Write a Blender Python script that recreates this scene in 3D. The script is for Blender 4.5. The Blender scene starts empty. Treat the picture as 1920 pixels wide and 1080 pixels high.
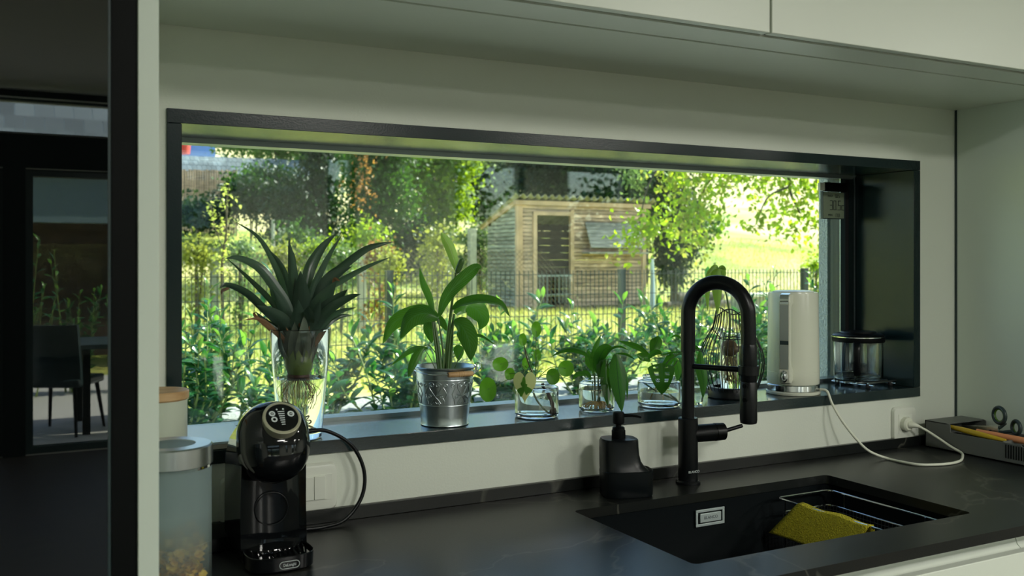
import bpy, math, random
from mathutils import Vector, Matrix
import numpy as np
random.seed(7); rng = np.random.default_rng(7)
SC = bpy.context.scene; COL = SC.collection
PI = math.pi

# ---------------------------------------------------------------- camera, sky, sun, exposure
F_PX, HOR = 1793.0, 488.0                      # focal length in pixels of a 1920 frame, horizon row
YAW = math.atan(943 / 1793); SN, CS = math.sin(YAW), math.cos(YAW)
CAM = Vector((0, -1.823, 1.42))
cam = bpy.data.cameras.new('camera'); camo = bpy.data.objects.new('camera', cam); COL.objects.link(camo)
camo.location = CAM; camo.rotation_euler = (PI / 2, 0, -YAW)
cam.sensor_width = 36; cam.lens = F_PX / 1920 * 36
cam.shift_y = -(540 - HOR) / 1920
cam.clip_start = 0.05; cam.clip_end = 400
cam.dof.use_dof = True; cam.dof.focus_distance = 2.15; cam.dof.aperture_fstop = 6.5
SC.camera = camo
w = bpy.data.worlds.new('world'); SC.world = w; w.use_nodes = True
wn = w.node_tree.nodes; wl = w.node_tree.links
sky = wn.new('ShaderNodeTexSky'); sky.sky_type = 'NISHITA'; sky.sun_disc = False
sky.sun_elevation = math.radians(35); sky.sun_rotation = math.radians(100); sky.air_density = 1.0; sky.dust_density = 1.5
bg = wn['Background']; bg.inputs[1].default_value = 0.36
wl.new(sky.outputs[0], bg.inputs[0])
sun = bpy.data.lights.new('sun', 'SUN'); suno = bpy.data.objects.new('sun', sun); COL.objects.link(suno)
SUN_DIR = Vector((0.80, 0.15, 0.66)).normalized()          # towards the sun
suno.rotation_euler = (-SUN_DIR).to_track_quat('-Z', 'Y').to_euler()
sun.energy = 15.0; sun.angle = 0.009; sun.color = (1.0, 0.93, 0.78)
SC.view_settings.view_transform = 'Standard'; SC.view_settings.look = 'None'
SC.view_settings.exposure = 0.0; SC.view_settings.gamma = 1.0; SC.view_settings.use_curve_mapping = False
SC.cycles.max_bounces = 14; SC.cycles.transmission_bounces = 12; SC.cycles.transparent_max_bounces = 24
SC.cycles.glossy_bounces = 6; SC.cycles.diffuse_bounces = 5
SC.cycles.sample_clamp_indirect = 6.0; SC.cycles.caustics_refractive = True; SC.cycles.caustics_reflective = False
SC.cycles.use_denoising = True

FILL_W = 48.0                                               # watts of each ceiling fill lamp added to brighten the room

def at(u, v, d):
    """world point seen in direction (u, v) of the photograph, d metres deep"""
    r = (u - 960) / F_PX
    return Vector((CAM.x + (r * CS + SN) * d, CAM.y + (CS - r * SN) * d, CAM.z - (v - HOR) / F_PX * d))

# ---------------------------------------------------------------- materials
def mat(name, col, rough=0.5, metal=0.0, ior=1.5, bump=0.0, bscale=60, var=0.0, vscale=3.0, col2=None, stretch=(1, 1, 1),
        trans=0.0, coat=0.0, emit=0.0, rnd=0.0, space='Object', detail=4, contrast=None, sheen=0.0):
    m = bpy.data.materials.new(name); m.use_nodes = True
    n, l = m.node_tree.nodes, m.node_tree.links
    p = n['Principled BSDF']
    p.inputs['Base Color'].default_value = (*col, 1); p.inputs['Roughness'].default_value = rough
    p.inputs['Metallic'].default_value = metal; p.inputs['IOR'].default_value = ior
    p.inputs['Transmission Weight'].default_value = trans; p.inputs['Coat Weight'].default_value = coat
    p.inputs['Sheen Weight'].default_value = sheen
    if emit: p.inputs['Emission Color'].default_value = (*col, 1); p.inputs['Emission Strength'].default_value = emit
    tc = n.new('ShaderNodeTexCoord'); mp = n.new('ShaderNodeMapping'); mp.inputs['Scale'].default_value = stretch
    l.new(tc.outputs[space], mp.inputs[0])
    src = None
    if col2 is not None or var:
        nz = n.new('ShaderNodeTexNoise'); nz.inputs['Scale'].default_value = vscale; nz.inputs['Detail'].default_value = detail
        l.new(mp.outputs[0], nz.inputs['Vector'])
        rp = n.new('ShaderNodeValToRGB'); lo, hi = contrast or (0.35, 0.65)
        rp.color_ramp.elements[0].position = lo; rp.color_ramp.elements[1].position = hi
        c2 = col2 if col2 is not None else tuple(c * (1 - var) for c in col)
        rp.color_ramp.elements[0].color = (*c2, 1); rp.color_ramp.elements[1].color = (*col, 1)
        l.new(nz.outputs['Fac'], rp.inputs[0]); src = rp.outputs[0]; l.new(src, p.inputs['Base Color'])
    if rnd:
        oi = n.new('ShaderNodeObjectInfo'); hs = n.new('ShaderNodeHueSaturation')
        mr = n.new('ShaderNodeMapRange'); mr.inputs[3].default_value = 1 - rnd; mr.inputs[4].default_value = 1 + rnd
        l.new(oi.outputs['Random'], mr.inputs[0]); l.new(mr.outputs[0], hs.inputs['Value'])
        if src: l.new(src, hs.inputs['Color'])
        else: hs.inputs['Color'].default_value = (*col, 1)
        l.new(hs.outputs[0], p.inputs['Base Color'])
    if bump:
        nb = n.new('ShaderNodeTexNoise'); nb.inputs['Scale'].default_value = bscale; nb.inputs['Detail'].default_value = 3
        l.new(mp.outputs[0], nb.inputs['Vector'])
        b = n.new('ShaderNodeBump'); b.inputs['Strength'].default_value = bump; b.inputs['Distance'].default_value = 0.01
        l.new(nb.outputs['Fac'], b.inputs['Height']); l.new(b.outputs[0], p.inputs['Normal'])
    return m

def leaf_mat(name, col, tcol, rough=0.35, tfac=0.45, veins=0.0, vcol=None, rnd=0.25, uv=True, hue=0.0):
    m = bpy.data.materials.new(name); m.use_nodes = True
    n, l = m.node_tree.nodes, m.node_tree.links
    p = n['Principled BSDF']; out = n['Material Output']
    p.inputs['Roughness'].default_value = rough
    tr = n.new('ShaderNodeBsdfTranslucent'); mx = n.new('ShaderNodeMixShader'); mx.inputs[0].default_value = tfac
    oi = n.new('ShaderNodeObjectInfo')
    nz = n.new('ShaderNodeTexNoise'); nz.inputs['Scale'].default_value = 9.0 if uv else 2.5; nz.inputs['Detail'].default_value = 2
    tc = n.new('ShaderNodeTexCoord'); l.new(tc.outputs['Object'], nz.inputs['Vector'])
    ad = n.new('ShaderNodeMath'); ad.operation = 'ADD'; l.new(oi.outputs['Random'], ad.inputs[0]); l.new(nz.outputs['Fac'], ad.inputs[1])
    mr = n.new('ShaderNodeMapRange'); mr.inputs[1].default_value = 0.3; mr.inputs[2].default_value = 1.7
    mr.inputs[3].default_value = 1 - rnd; mr.inputs[4].default_value = 1 + rnd
    l.new(ad.outputs[0], mr.inputs[0])
    outs = []
    for c in (col, tcol):
        hs = n.new('ShaderNodeHueSaturation'); hs.inputs['Color'].default_value = (*c, 1)
        l.new(mr.outputs[0], hs.inputs['Value'])
        if hue:
            mh = n.new('ShaderNodeMapRange'); mh.inputs[3].default_value = 0.5 - hue; mh.inputs[4].default_value = 0.5 + hue * 0.5
            l.new(oi.outputs['Random'], mh.inputs[0]); l.new(mh.outputs[0], hs.inputs['Hue'])
        outs.append(hs.outputs[0])
    src = outs
    if veins and uv:
        uvn = n.new('ShaderNodeUVMap'); sp = n.new('ShaderNodeSeparateXYZ'); l.new(uvn.outputs[0], sp.inputs[0])
        a = n.new('ShaderNodeMath'); a.operation = 'SUBTRACT'; a.inputs[1].default_value = 0.5; l.new(sp.outputs[0], a.inputs[0])
        b = n.new('ShaderNodeMath'); b.operation = 'ABSOLUTE'; l.new(a.outputs[0], b.inputs[0])
        c_ = n.new('ShaderNodeMath'); c_.operation = 'MULTIPLY_ADD'; c_.inputs[1].default_value = -45.0
        vv = n.new('ShaderNodeMath'); vv.operation = 'MULTIPLY'; vv.inputs[1].default_value = 75.0; l.new(sp.outputs[1], vv.inputs[0])
        l.new(b.outputs[0], c_.inputs[0]); l.new(vv.outputs[0], c_.inputs[2])
        s = n.new('ShaderNodeMath'); s.operation = 'SINE'; l.new(c_.outputs[0], s.inputs[0])
        g = n.new('ShaderNodeMapRange'); g.inputs[1].default_value = 0.55; g.inputs[2].default_value = 1.0; g.inputs[4].default_value = veins
        l.new(s.outputs[0], g.inputs[0])
        mid = n.new('ShaderNodeMapRange'); mid.inputs[1].default_value = 0.0; mid.inputs[2].default_value = 0.05; mid.inputs[3].default_value = 1.0; mid.inputs[4].default_value = 0.0
        l.new(b.outputs[0], mid.inputs[0])
        mxx = n.new('ShaderNodeMath'); mxx.operation = 'MAXIMUM'; l.new(g.outputs[0], mxx.inputs[0]); l.new(mid.outputs[0], mxx.inputs[1])
        src = []
        for o in outs:
            mc = n.new('ShaderNodeMixRGB'); mc.inputs[2].default_value = (*(vcol or col), 1)
            l.new(mxx.outputs[0], mc.inputs[0]); l.new(o, mc.inputs[1]); src.append(mc.outputs[0])
    l.new(src[0], p.inputs['Base Color']); l.new(src[1], tr.inputs['Color'])
    l.new(p.outputs[0], mx.inputs[1]); l.new(tr.outputs[0], mx.inputs[2]); l.new(mx.outputs[0], out.inputs[0])
    return m

def clear_glass(name, tint=(0.93, 0.98, 0.96), ior=1.5, boost=0.0):
    """sheet glass: lets light straight through, mirrors by Fresnel"""
    m = bpy.data.materials.new(name); m.use_nodes = True
    n, l = m.node_tree.nodes, m.node_tree.links; n.remove(n['Principled BSDF'])
    t = n.new('ShaderNodeBsdfTransparent'); t.inputs[0].default_value = (*tint, 1)
    g = n.new('ShaderNodeBsdfGlossy'); g.inputs['Roughness'].default_value = 0.0
    f = n.new('ShaderNodeFresnel'); ge = n.new('ShaderNodeNewGeometry'); ir = n.new('ShaderNodeMapRange')   # same IOR seen from either face of the sheet
    ir.inputs[3].default_value = ior; ir.inputs[4].default_value = 1 / ior; l.new(ge.outputs['Backfacing'], ir.inputs[0]); l.new(ir.outputs[0], f.inputs[0])
    mx = n.new('ShaderNodeMixShader'); l.new(f.outputs[0], mx.inputs[0]); l.new(t.outputs[0], mx.inputs[1]); l.new(g.outputs[0], mx.inputs[2])
    l.new(mx.outputs[0], n['Material Output'].inputs[0]); return m

M = {}
M['wall'] = mat('wall_paint', (0.71, 0.745, 0.66), 0.6, bump=0.05, bscale=220)
M['ceiling'] = mat('ceiling_paint', (0.72, 0.74, 0.68), 0.8)
M['white_lac'] = mat('white_lacquer', (0.73, 0.78, 0.69), 0.32)
M['panel'] = mat('side_panel_lacquer', (0.63, 0.71, 0.63), 0.35)
M['floor'] = mat('floor_oak', (0.05, 0.04, 0.03), 0.45, col2=(0.03, 0.024, 0.018), vscale=4, stretch=(1, 12, 1))
M['anthracite'] = mat('anthracite_laminate', (0.006, 0.017, 0.018), 0.22, ior=1.36, bump=0.03, bscale=300)
M['frame_metal'] = mat('anthracite_aluminium', (0.022, 0.040, 0.042), 0.35)
M['seal'] = mat('black_rubber_seal', (0.004, 0.004, 0.004), 0.7)
M['sill_mat'] = mat('anthracite_sill_laminate', (0.012, 0.024, 0.026), 0.16, ior=1.75, bump=0.02, bscale=200)
M['slate_far'] = mat('grey_roof_tiles', (0.13, 0.16, 0.18), 0.7, rnd=0.3)
M['silver_edge'] = mat('brushed_spacer', (0.35, 0.42, 0.45), 0.3, metal=0.9)
M['black_matt'] = mat('black_matt', (0.003, 0.004, 0.004), 0.5, ior=1.2)
M['black_satin'] = mat('black_satin_metal', (0.003, 0.004, 0.005), 0.32, ior=1.35)
M['black_gloss'] = mat('black_gloss_plastic', (0.004, 0.005, 0.006), 0.05)
M['black_glass'] = mat('black_mirror_glass', (0.002, 0.003, 0.003), 0.0, ior=2.0)
M['sink'] = mat('black_granite_composite', (0.002, 0.004, 0.005), 0.6, ior=1.18, bump=0.05, bscale=500)
M['chrome'] = mat('chrome', (0.75, 0.78, 0.80), 0.12, metal=1.0)
M['steel'] = mat('brushed_steel', (0.55, 0.58, 0.58), 0.28, metal=1.0)
M['plate_metal'] = mat('satin_plate', (0.50, 0.58, 0.58), 0.35, metal=0.35)
M['zinc'] = mat('galvanised_zinc', (0.62, 0.70, 0.72), 0.30, metal=1.0, col2=(0.48, 0.55, 0.57), vscale=25, bump=0.03, bscale=60)
M['stucco'] = mat('white_stucco', (0.62, 0.68, 0.66), 0.9, bump=1.0, bscale=160)
M['wood_light'] = mat('light_wood', (0.62, 0.40, 0.20), 0.5, col2=(0.48, 0.29, 0.13), vscale=8, stretch=(1, 8, 8))
M['white_plastic'] = mat('white_plastic', (0.72, 0.74, 0.62), 0.35)
M['cream_plastic'] = mat('cream_kettle_plastic', (0.72, 0.74, 0.62), 0.22)
M['socket_white'] = mat('socket_white', (0.74, 0.76, 0.68), 0.3)
M['rail'] = mat('pale_aluminium_rail', (0.30, 0.36, 0.36), 0.28, metal=0.5)
M['glass'] = mat('glass', (0.96, 0.99, 0.97), 0.0, ior=1.45, trans=1.0)
M['water'] = mat('water', (0.97, 1.0, 0.95), 0.0, ior=1.33, trans=1.0)
M['thin_glass'] = clear_glass('thin_clear_glass', (0.97, 0.99, 0.97), 1.45)
M['pane'] = clear_glass('window_pane', (0.93, 0.97, 0.96), 1.5)
M['frosted'] = mat('frosted_glass', (0.85, 0.92, 0.92), 0.30, ior=1.2, trans=0.93)
def frost():
    n, l = M['frosted'].node_tree.nodes, M['frosted'].node_tree.links
    p = n['Principled BSDF']; p.inputs['Transmission Weight'].default_value = 0.0; p.inputs['Roughness'].default_value = .35; p.inputs['Base Color'].default_value = (.42, .52, .52, 1)
    t = n.new('ShaderNodeBsdfTransparent'); t.inputs[0].default_value = (.90, .95, .95, 1); tl = n.new('ShaderNodeBsdfTranslucent'); tl.inputs[0].default_value = (.45, .55, .55, 1)
    a = n.new('ShaderNodeMixShader'); a.inputs[0].default_value = .45; l.new(p.outputs[0], a.inputs[1]); l.new(tl.outputs[0], a.inputs[2])
    b = n.new('ShaderNodeMixShader'); l.new(t.outputs[0], b.inputs[1]); l.new(a.outputs[0], b.inputs[2]); l.new(b.outputs[0], n['Material Output'].inputs[0])
    tc = n.new('ShaderNodeTexCoord'); sp = n.new('ShaderNodeSeparateXYZ'); l.new(tc.outputs['Object'], sp.inputs[0])
    r = n.new('ShaderNodeMapRange'); r.inputs[1].default_value = .055; r.inputs[2].default_value = .15; r.inputs[3].default_value = .10; r.inputs[4].default_value = .62
    l.new(sp.outputs[2], r.inputs[0]); l.new(r.outputs[0], b.inputs[0])
frost()
M['cloth'] = mat('yellow_cloth', (0.78, 0.68, 0.03), 0.9, bump=1.0, bscale=350, col2=(0.55, 0.47, 0.02), vscale=300)
M['grey_plastic'] = mat('grey_organizer', (0.13, 0.14, 0.13), 0.5)
M['corn'] = mat('cornflake', (0.95, 0.62, 0.10), 0.6, col2=(0.80, 0.40, 0.05), vscale=60)
M['root'] = mat('root', (0.42, 0.28, 0.12), 0.6, col2=(0.6, 0.45, 0.22), vscale=30)
M['pale_root'] = mat('pale_root', (0.55, 0.42, 0.22), 0.6)
M['dark_stem'] = mat('brown_stem', (0.07, 0.03, 0.02), 0.6)
M['green_stem'] = mat('green_stem', (0.06, 0.14, 0.03), 0.4)
M['metal_fence'] = mat('anthracite_fence', (0.03, 0.045, 0.05), 0.4)
M['concrete'] = mat('concrete', (0.42, 0.42, 0.38), 0.85, col2=(0.30, 0.30, 0.27), vscale=6)
M['boards'] = mat('weathered_boards', (0.66, 0.46, 0.34), 0.8, col2=(0.30, 0.21, 0.17), vscale=3, stretch=(1, 1, 12), rnd=0.30, detail=6)
M['boards_grey'] = mat('grey_weathered_shaded_boards', (0.46, 0.45, 0.41), 0.85, col2=(0.20, 0.20, 0.18), vscale=3, stretch=(1, 1, 12), rnd=0.3, detail=6)
M['beam'] = mat('timber_beam', (0.66, 0.45, 0.31), 0.8, col2=(0.46, 0.32, 0.22), vscale=3)
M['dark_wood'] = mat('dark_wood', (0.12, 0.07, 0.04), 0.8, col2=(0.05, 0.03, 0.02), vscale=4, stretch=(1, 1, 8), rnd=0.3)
M['corrugated'] = mat('corrugated_sheet', (0.42, 0.41, 0.34), 0.7, col2=(0.25, 0.25, 0.20), vscale=5)
M['bark'] = mat('bark', (0.14, 0.11, 0.08), 0.9, bump=0.8, bscale=14, col2=(0.06, 0.05, 0.035), vscale=8)
M['slate'] = mat('slate_tiles', (0.30, 0.36, 0.40), 0.5, rnd=0.3)
M['pale_wall'] = mat('pale_house_wall', (0.75, 0.73, 0.68), 0.85)
M['laurel'] = leaf_mat('laurel_leaf', (0.012, 0.085, 0.032), (0.05, 0.27, 0.03), 0.20, 0.26, veins=0.25, vcol=(0.14, 0.30, 0.08), rnd=0.4)
M['laurel_young'] = leaf_mat('young_laurel_leaf', (0.07, 0.22, 0.035), (0.26, 0.55, 0.05), 0.3, 0.40, veins=0.2, vcol=(0.25, 0.42, 0.1), rnd=0.25)
M['laurel_stem'] = mat('laurel_stem', (0.22, 0.30, 0.08), 0.5)
M['crown'] = leaf_mat('pineapple_leaf', (0.055, 0.095, 0.070), (0.07, 0.16, 0.04), 0.28, 0.18, rnd=0.35)
M['crown_base'] = leaf_mat('pineapple_base_leaf', (0.10, 0.13, 0.095), (0.08, 0.12, 0.05), 0.5, 0.15, rnd=0.35)
M['dry'] = leaf_mat('dry_brown_leaf', (0.24, 0.13, 0.065), (0.3, 0.15, 0.06), 0.7, 0.2)
M['lily'] = leaf_mat('peace_lily_leaf', (0.028, 0.105, 0.018), (0.15, 0.40, 0.025), 0.26, 0.44, veins=0.85, vcol=(0.10, 0.27, 0.05), rnd=0.25)
M['spathe'] = leaf_mat('spathe', (0.16, 0.33, 0.05), (0.45, 0.65, 0.10), 0.4, 0.5, veins=0.2, vcol=(0.5, 0.6, 0.25), rnd=0.1)
M['pilea'] = leaf_mat('pilea_leaf', (0.045, 0.165, 0.014), (0.22, 0.50, 0.02), 0.35, 0.5, rnd=0.2)
M['sprout'] = leaf_mat('sprout_leaf', (0.022, 0.105, 0.016), (0.12, 0.38, 0.016), 0.25, 0.45, veins=0.3, vcol=(0.03, 0.11, 0.02), rnd=0.25)
M['avocado'] = leaf_mat('avocado_leaf', (0.10, 0.22, 0.03), (0.36, 0.52, 0.06), 0.4, 0.5, veins=0.3, vcol=(0.2, 0.32, 0.06), rnd=0.15)

# worktop stone with thin pale veins
def stone():
    m = mat('dark_stone', (0.010, 0.011, 0.009), 0.32, ior=1.47, col2=(0.006, 0.008, 0.008), vscale=2.5, bump=0.05, bscale=400)
    n, l = m.node_tree.nodes, m.node_tree.links; p = n['Principled BSDF']
    tc = n.new('ShaderNodeTexCoord'); wv = n.new('ShaderNodeTexNoise'); wv.inputs['Scale'].default_value = 1.6; wv.inputs['Detail'].default_value = 5
    wv.inputs['Distortion'].default_value = 0.6; l.new(tc.outputs['Object'], wv.inputs['Vector'])
    s = n.new('ShaderNodeMath'); s.operation = 'SUBTRACT'; s.inputs[1].default_value = 0.5; l.new(wv.outputs['Fac'], s.inputs[0])
    a = n.new('ShaderNodeMath'); a.operation = 'ABSOLUTE'; l.new(s.outputs[0], a.inputs[0])
    r = n.new('ShaderNodeMapRange'); r.inputs[1].default_value = 0.0; r.inputs[2].default_value = 0.006; r.inputs[3].default_value = 0.35; r.inputs[4].default_value = 0
    l.new(a.outputs[0], r.inputs[0])
    old = p.inputs['Base Color'].links[0].from_socket
    mx = n.new('ShaderNodeMixRGB'); mx.inputs[2].default_value = (0.16, 0.16, 0.13, 1); l.new(r.outputs[0], mx.inputs[0]); l.new(old, mx.inputs[1]); l.new(mx.outputs[0], p.inputs['Base Color'])
    return m
M['stone'] = stone()

def grass_mat():
    m = mat('meadow', (0.58, 0.56, 0.12), 0.9, col2=(0.26, 0.38, 0.06), vscale=0.55, detail=8, contrast=(0.40, 0.60), bump=0.6, bscale=6)
    n, l = m.node_tree.nodes, m.node_tree.links; p = n['Principled BSDF']
    tc = n.new('ShaderNodeTexCoord'); nz = n.new('ShaderNodeTexNoise'); nz.inputs['Scale'].default_value = 0.22; nz.inputs['Detail'].default_value = 6
    mp = n.new('ShaderNodeMapping'); mp.inputs['Scale'].default_value = (0.6, 1.6, 1); l.new(tc.outputs['Object'], mp.inputs[0]); l.new(mp.outputs[0], nz.inputs['Vector'])
    sp = n.new('ShaderNodeSeparateXYZ'); l.new(tc.outputs['Object'], sp.inputs[0])
    hg = n.new('ShaderNodeMapRange'); hg.inputs[1].default_value = 1.6; hg.inputs[2].default_value = 6.0; hg.inputs[3].default_value = -0.08; hg.inputs[4].default_value = 0.22   # drier grass up the hill
    l.new(sp.outputs[2], hg.inputs[0])
    ad = n.new('ShaderNodeMath'); ad.operation = 'ADD'; l.new(nz.outputs['Fac'], ad.inputs[0]); l.new(hg.outputs[0], ad.inputs[1])
    r = n.new('ShaderNodeMapRange'); r.inputs[1].default_value = 0.42; r.inputs[2].default_value = 0.58; r.inputs[3].default_value = 0; r.inputs[4].default_value = 0.85
    l.new(ad.outputs[0], r.inputs[0])
    old = p.inputs['Base Color'].links[0].from_socket
    mx = n.new('ShaderNodeMixRGB'); mx.inputs[2].default_value = (0.70, 0.58, 0.34, 1); l.new(r.outputs[0], mx.inputs[0]); l.new(old, mx.inputs[1]); l.new(mx.outputs[0], p.inputs['Base Color'])
    return m
M['meadow'] = grass_mat()

# ---------------------------------------------------------------- mesh helpers
def cr(pts, n):
    """Catmull-Rom resampling"""
    P = [Vector(p) for p in pts]
    if len(P) == 2: return [P[0].lerp(P[1], i / n) for i in range(n + 1)]
    Q = [P[0] * 2 - P[1]] + P + [P[-1] * 2 - P[-2]]
    out = []; seg = len(P) - 1
    for i in range(n + 1):
        t = i / n * seg; k = min(int(t), seg - 1); t -= k
        a, b, c, d = Q[k:k + 4]
        out.append(0.5 * ((2 * b) + (c - a) * t + (2 * a - 5 * b + 4 * c - d) * t * t + (3 * b - a - 3 * c + d) * t ** 3))
    return out

class MB:
    def __init__(s): s.v = []; s.f = []
    def add(s, vs, fs):
        o = len(s.v); s.v += [tuple(v) for v in vs]; s.f += [tuple(i + o for i in f) for f in fs]; return s
    def box(s, x0, x1, y0, y1, z0, z1, mtx=None):
        vs = [Vector((x, y, z)) for z in (z0, z1) for y in (y0, y1) for x in (x0, x1)]
        if mtx: vs = [mtx @ v for v in vs]
        return s.add(vs, [(0, 2, 3, 1), (4, 5, 7, 6), (0, 1, 5, 4), (2, 6, 7, 3), (0, 4, 6, 2), (1, 3, 7, 5)])
    def rings(s, R, closed=True, cap0=True, cap1=True):
        n = len(R[0]); vs = [v for r in R for v in r]; fs = []
        for i in range(len(R) - 1):
            for j in range(n if closed else n - 1):
                k = (j + 1) % n; fs.append((i * n + j, i * n + k, (i + 1) * n + k, (i + 1) * n + j))
        if cap0: fs.append(tuple(range(n - 1, -1, -1)))
        if cap1: fs.append(tuple((len(R) - 1) * n + j for j in range(n)))
        return s.add(vs, fs)
    def lathe(s, prof, n=40, c=(0, 0, 0), cap0=False, cap1=False, axis='Z', sc=(1, 1)):
        R = []
        for r, z in prof:
            ring = []
            for j in range(n):
                a = 2 * PI * j / n; x, y = r * math.cos(a) * sc[0], r * math.sin(a) * sc[1]
                if axis == 'Z': q = (c[0] + x, c[1] + y, c[2] + z)
                elif axis == 'Y': q = (c[0] + x, c[1] - z, c[2] + y)
                else: q = (c[0] + z, c[1] + x, c[2] + y)
                ring.append(q)
            R.append(ring)
        return s.rings(R, True, cap0, cap1)
    def tube(s, pts, r, n=10, smooth=0, cap=True):
        P = cr(pts, smooth) if smooth else [Vector(p) for p in pts]
        m = len(P); T = [(P[min(i + 1, m - 1)] - P[max(i - 1, 0)]).normalized() for i in range(m)]
        N = T[0].orthogonal().normalized(); R = []
        for i in range(m):
            if i: N = (N - T[i] * N.dot(T[i])); N = N.normalized() if N.length > 1e-6 else T[i].orthogonal().normalized()
            B = T[i].cross(N); rr = r(i / (m - 1)) if callable(r) else r
            R.append([P[i] + (N * math.cos(2 * PI * j / n) + B * math.sin(2 * PI * j / n)) * rr for j in range(n)])
        return s.rings(R, True, cap, cap)
    def cyl(s, p0, p1, r0, r1=None, n=24): return s.tube([p0, p1], (lambda t: r0 + ((r1 if r1 is not None else r0) - r0) * t), n)
    def mesh(s, name, smooth=True, angle=35):
        me = bpy.data.meshes.new(name); me.from_pydata(s.v, [], s.f); me.update()
        if smooth:
            me.polygons.foreach_set('use_smooth', [True] * len(me.polygons)); me.set_sharp_from_angle(angle=math.radians(angle))
        return me

def props(o, label=None, cat=None, group=None, kind=None, category=None):
    cat = cat or category
    if label: o['label'] = label
    if cat: o['category'] = cat
    if group: o['group'] = group
    if kind: o['kind'] = kind
    return o
def link(name, me, m=None, parent=None, loc=None, **k):
    if isinstance(me, MB): me = me.mesh(name)
    if m is not None and not me.materials: me.materials.append(m)
    o = bpy.data.objects.new(name, me); COL.objects.link(o); o.parent = parent
    if loc is not None: o.location = loc
    return props(o, **k)
def empty(name, loc=(0, 0, 0), rz=0, **k):
    o = bpy.data.objects.new(name, None); COL.objects.link(o); o.location = loc; o.rotation_euler = (0, 0, rz); o.empty_display_size = 0.05
    return props(o, **k)
def bev(o, w=0.002, seg=2):
    b = o.modifiers.new('bevel', 'BEVEL'); b.width = w; b.segments = seg; b.limit_method = 'ANGLE'; b.angle_limit = math.radians(40); return o
def copy_tree(o, parent=None):
    c = o.copy(); COL.objects.link(c); c.parent = parent
    for ch in o.children: copy_tree(ch, c)
    return c

PROF = {
    'strap': lambda t: (0.75 + 0.5 * t if t < .5 else 1.0) * (1 - max(0, (t - .35) / .65) ** 1.7),
    'lance': lambda t: math.sin(PI * min(1, t * 0.94 + 0.06)) ** 0.85,
    'ovate': lambda t: (math.sin(PI * t ** 0.62)) ** 0.8 if 0 < t < 1 else 0.02,
    'round': lambda t: math.sqrt(max(0.0, 1 - (2 * t - 1) ** 2)),
    'heart': lambda t: (min(1, (t / .22)) ** .5) * (1 - t) ** .62 * 1.25 if t < 1 else 0,
}
def leaf_mesh(name, pts, width, prof='lance', fold=0.15, n=12, tw=0.0, normal=(0, -1, 0), wave=0.0):
    P = cr(pts, n); f = PROF[prof]; V = []; Fc = []; UV = []
    prevS = None
    for i, p in enumerate(P):
        T = (P[min(i + 1, n)] - P[max(i - 1, 0)]).normalized(); N = Vector(normal)
        S = T.cross(N)
        if S.length < 0.25: S = prevS if prevS else T.orthogonal()
        S = S.normalized()
        if prevS and S.dot(prevS) < 0: S = -S
        prevS = S
        S = Matrix.Rotation(math.radians(tw), 3, T) @ S; Nn = S.cross(T).normalized()
        wd = max(f(i / n), 0.0) * width / 2
        for s in (-1, -0.55, 0, 0.55, 1):
            V.append(p + S * s * wd + Nn * (-abs(s) * fold * wd + wave * math.sin(i * 1.9 + (2 if s > 0 else 0)) * wd * abs(s)))
            UV.append((s * .5 + .5, i / n))
    for i in range(n):
        for j in range(4): Fc.append((i * 5 + j, i * 5 + j + 1, (i + 1) * 5 + j + 1, (i + 1) * 5 + j))
    me = bpy.data.meshes.new(name); me.from_pydata([tuple(v) for v in V], [], Fc)
    me.polygons.foreach_set('use_smooth', [True] * len(Fc))
    ul = me.uv_layers.new(name='UVMap')
    idx = np.empty(len(me.loops), dtype=np.int32); me.loops.foreach_get('vertex_index', idx)
    ul.data.foreach_set('uv', np.array(UV, dtype=np.float32)[idx].ravel())
    return me

def heart_mesh(name, c, w_, h_, out=None, dome=.10, n=40):
    """heart-shaped blade hanging tip down, centred on c, facing local -y"""
    ol = []
    for j in range(n):
        t = 2 * PI * j / n
        if out: r = out(t); ol.append((r * math.sin(t), r * math.cos(t)))
        else: ol.append((math.sin(t) ** 3, (13 * math.cos(t) - 5 * math.cos(2 * t) - 2 * math.cos(3 * t) - math.cos(4 * t) + 2.5) / 14.5))
    mb = MB(); mb.v.append((c.x, c.y, c.z))
    for k in (1, 2, 3, 4):
        f = k / 4
        for x, z in ol: mb.v.append((c.x + x * f * w_ / 2, c.y + dome * w_ * (abs(x) * f) ** 1.5, c.z + z * f * h_ / 2))
    for j in range(n): mb.f.append((0, 1 + j, 1 + (j + 1) % n))
    for k in range(3):
        for j in range(n): a = 1 + k * n + j; b = 1 + k * n + (j + 1) % n; mb.f.append((a, a + n, b + n, b))
    return mb.mesh(name)

def quads_mesh(name, Q):
    """Q: (n,4,3) array of separate quads"""
    n = len(Q); me = bpy.data.meshes.new(name)
    me.vertices.add(n * 4); me.vertices.foreach_set('co', Q.reshape(-1).astype(np.float32))
    me.loops.add(n * 4); me.loops.foreach_set('vertex_index', np.arange(n * 4, dtype=np.int32))
    me.polygons.add(n); me.polygons.foreach_set('loop_start', np.arange(0, n * 4, 4, dtype=np.int32))
    me.update(calc_edges=True); return me

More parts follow.
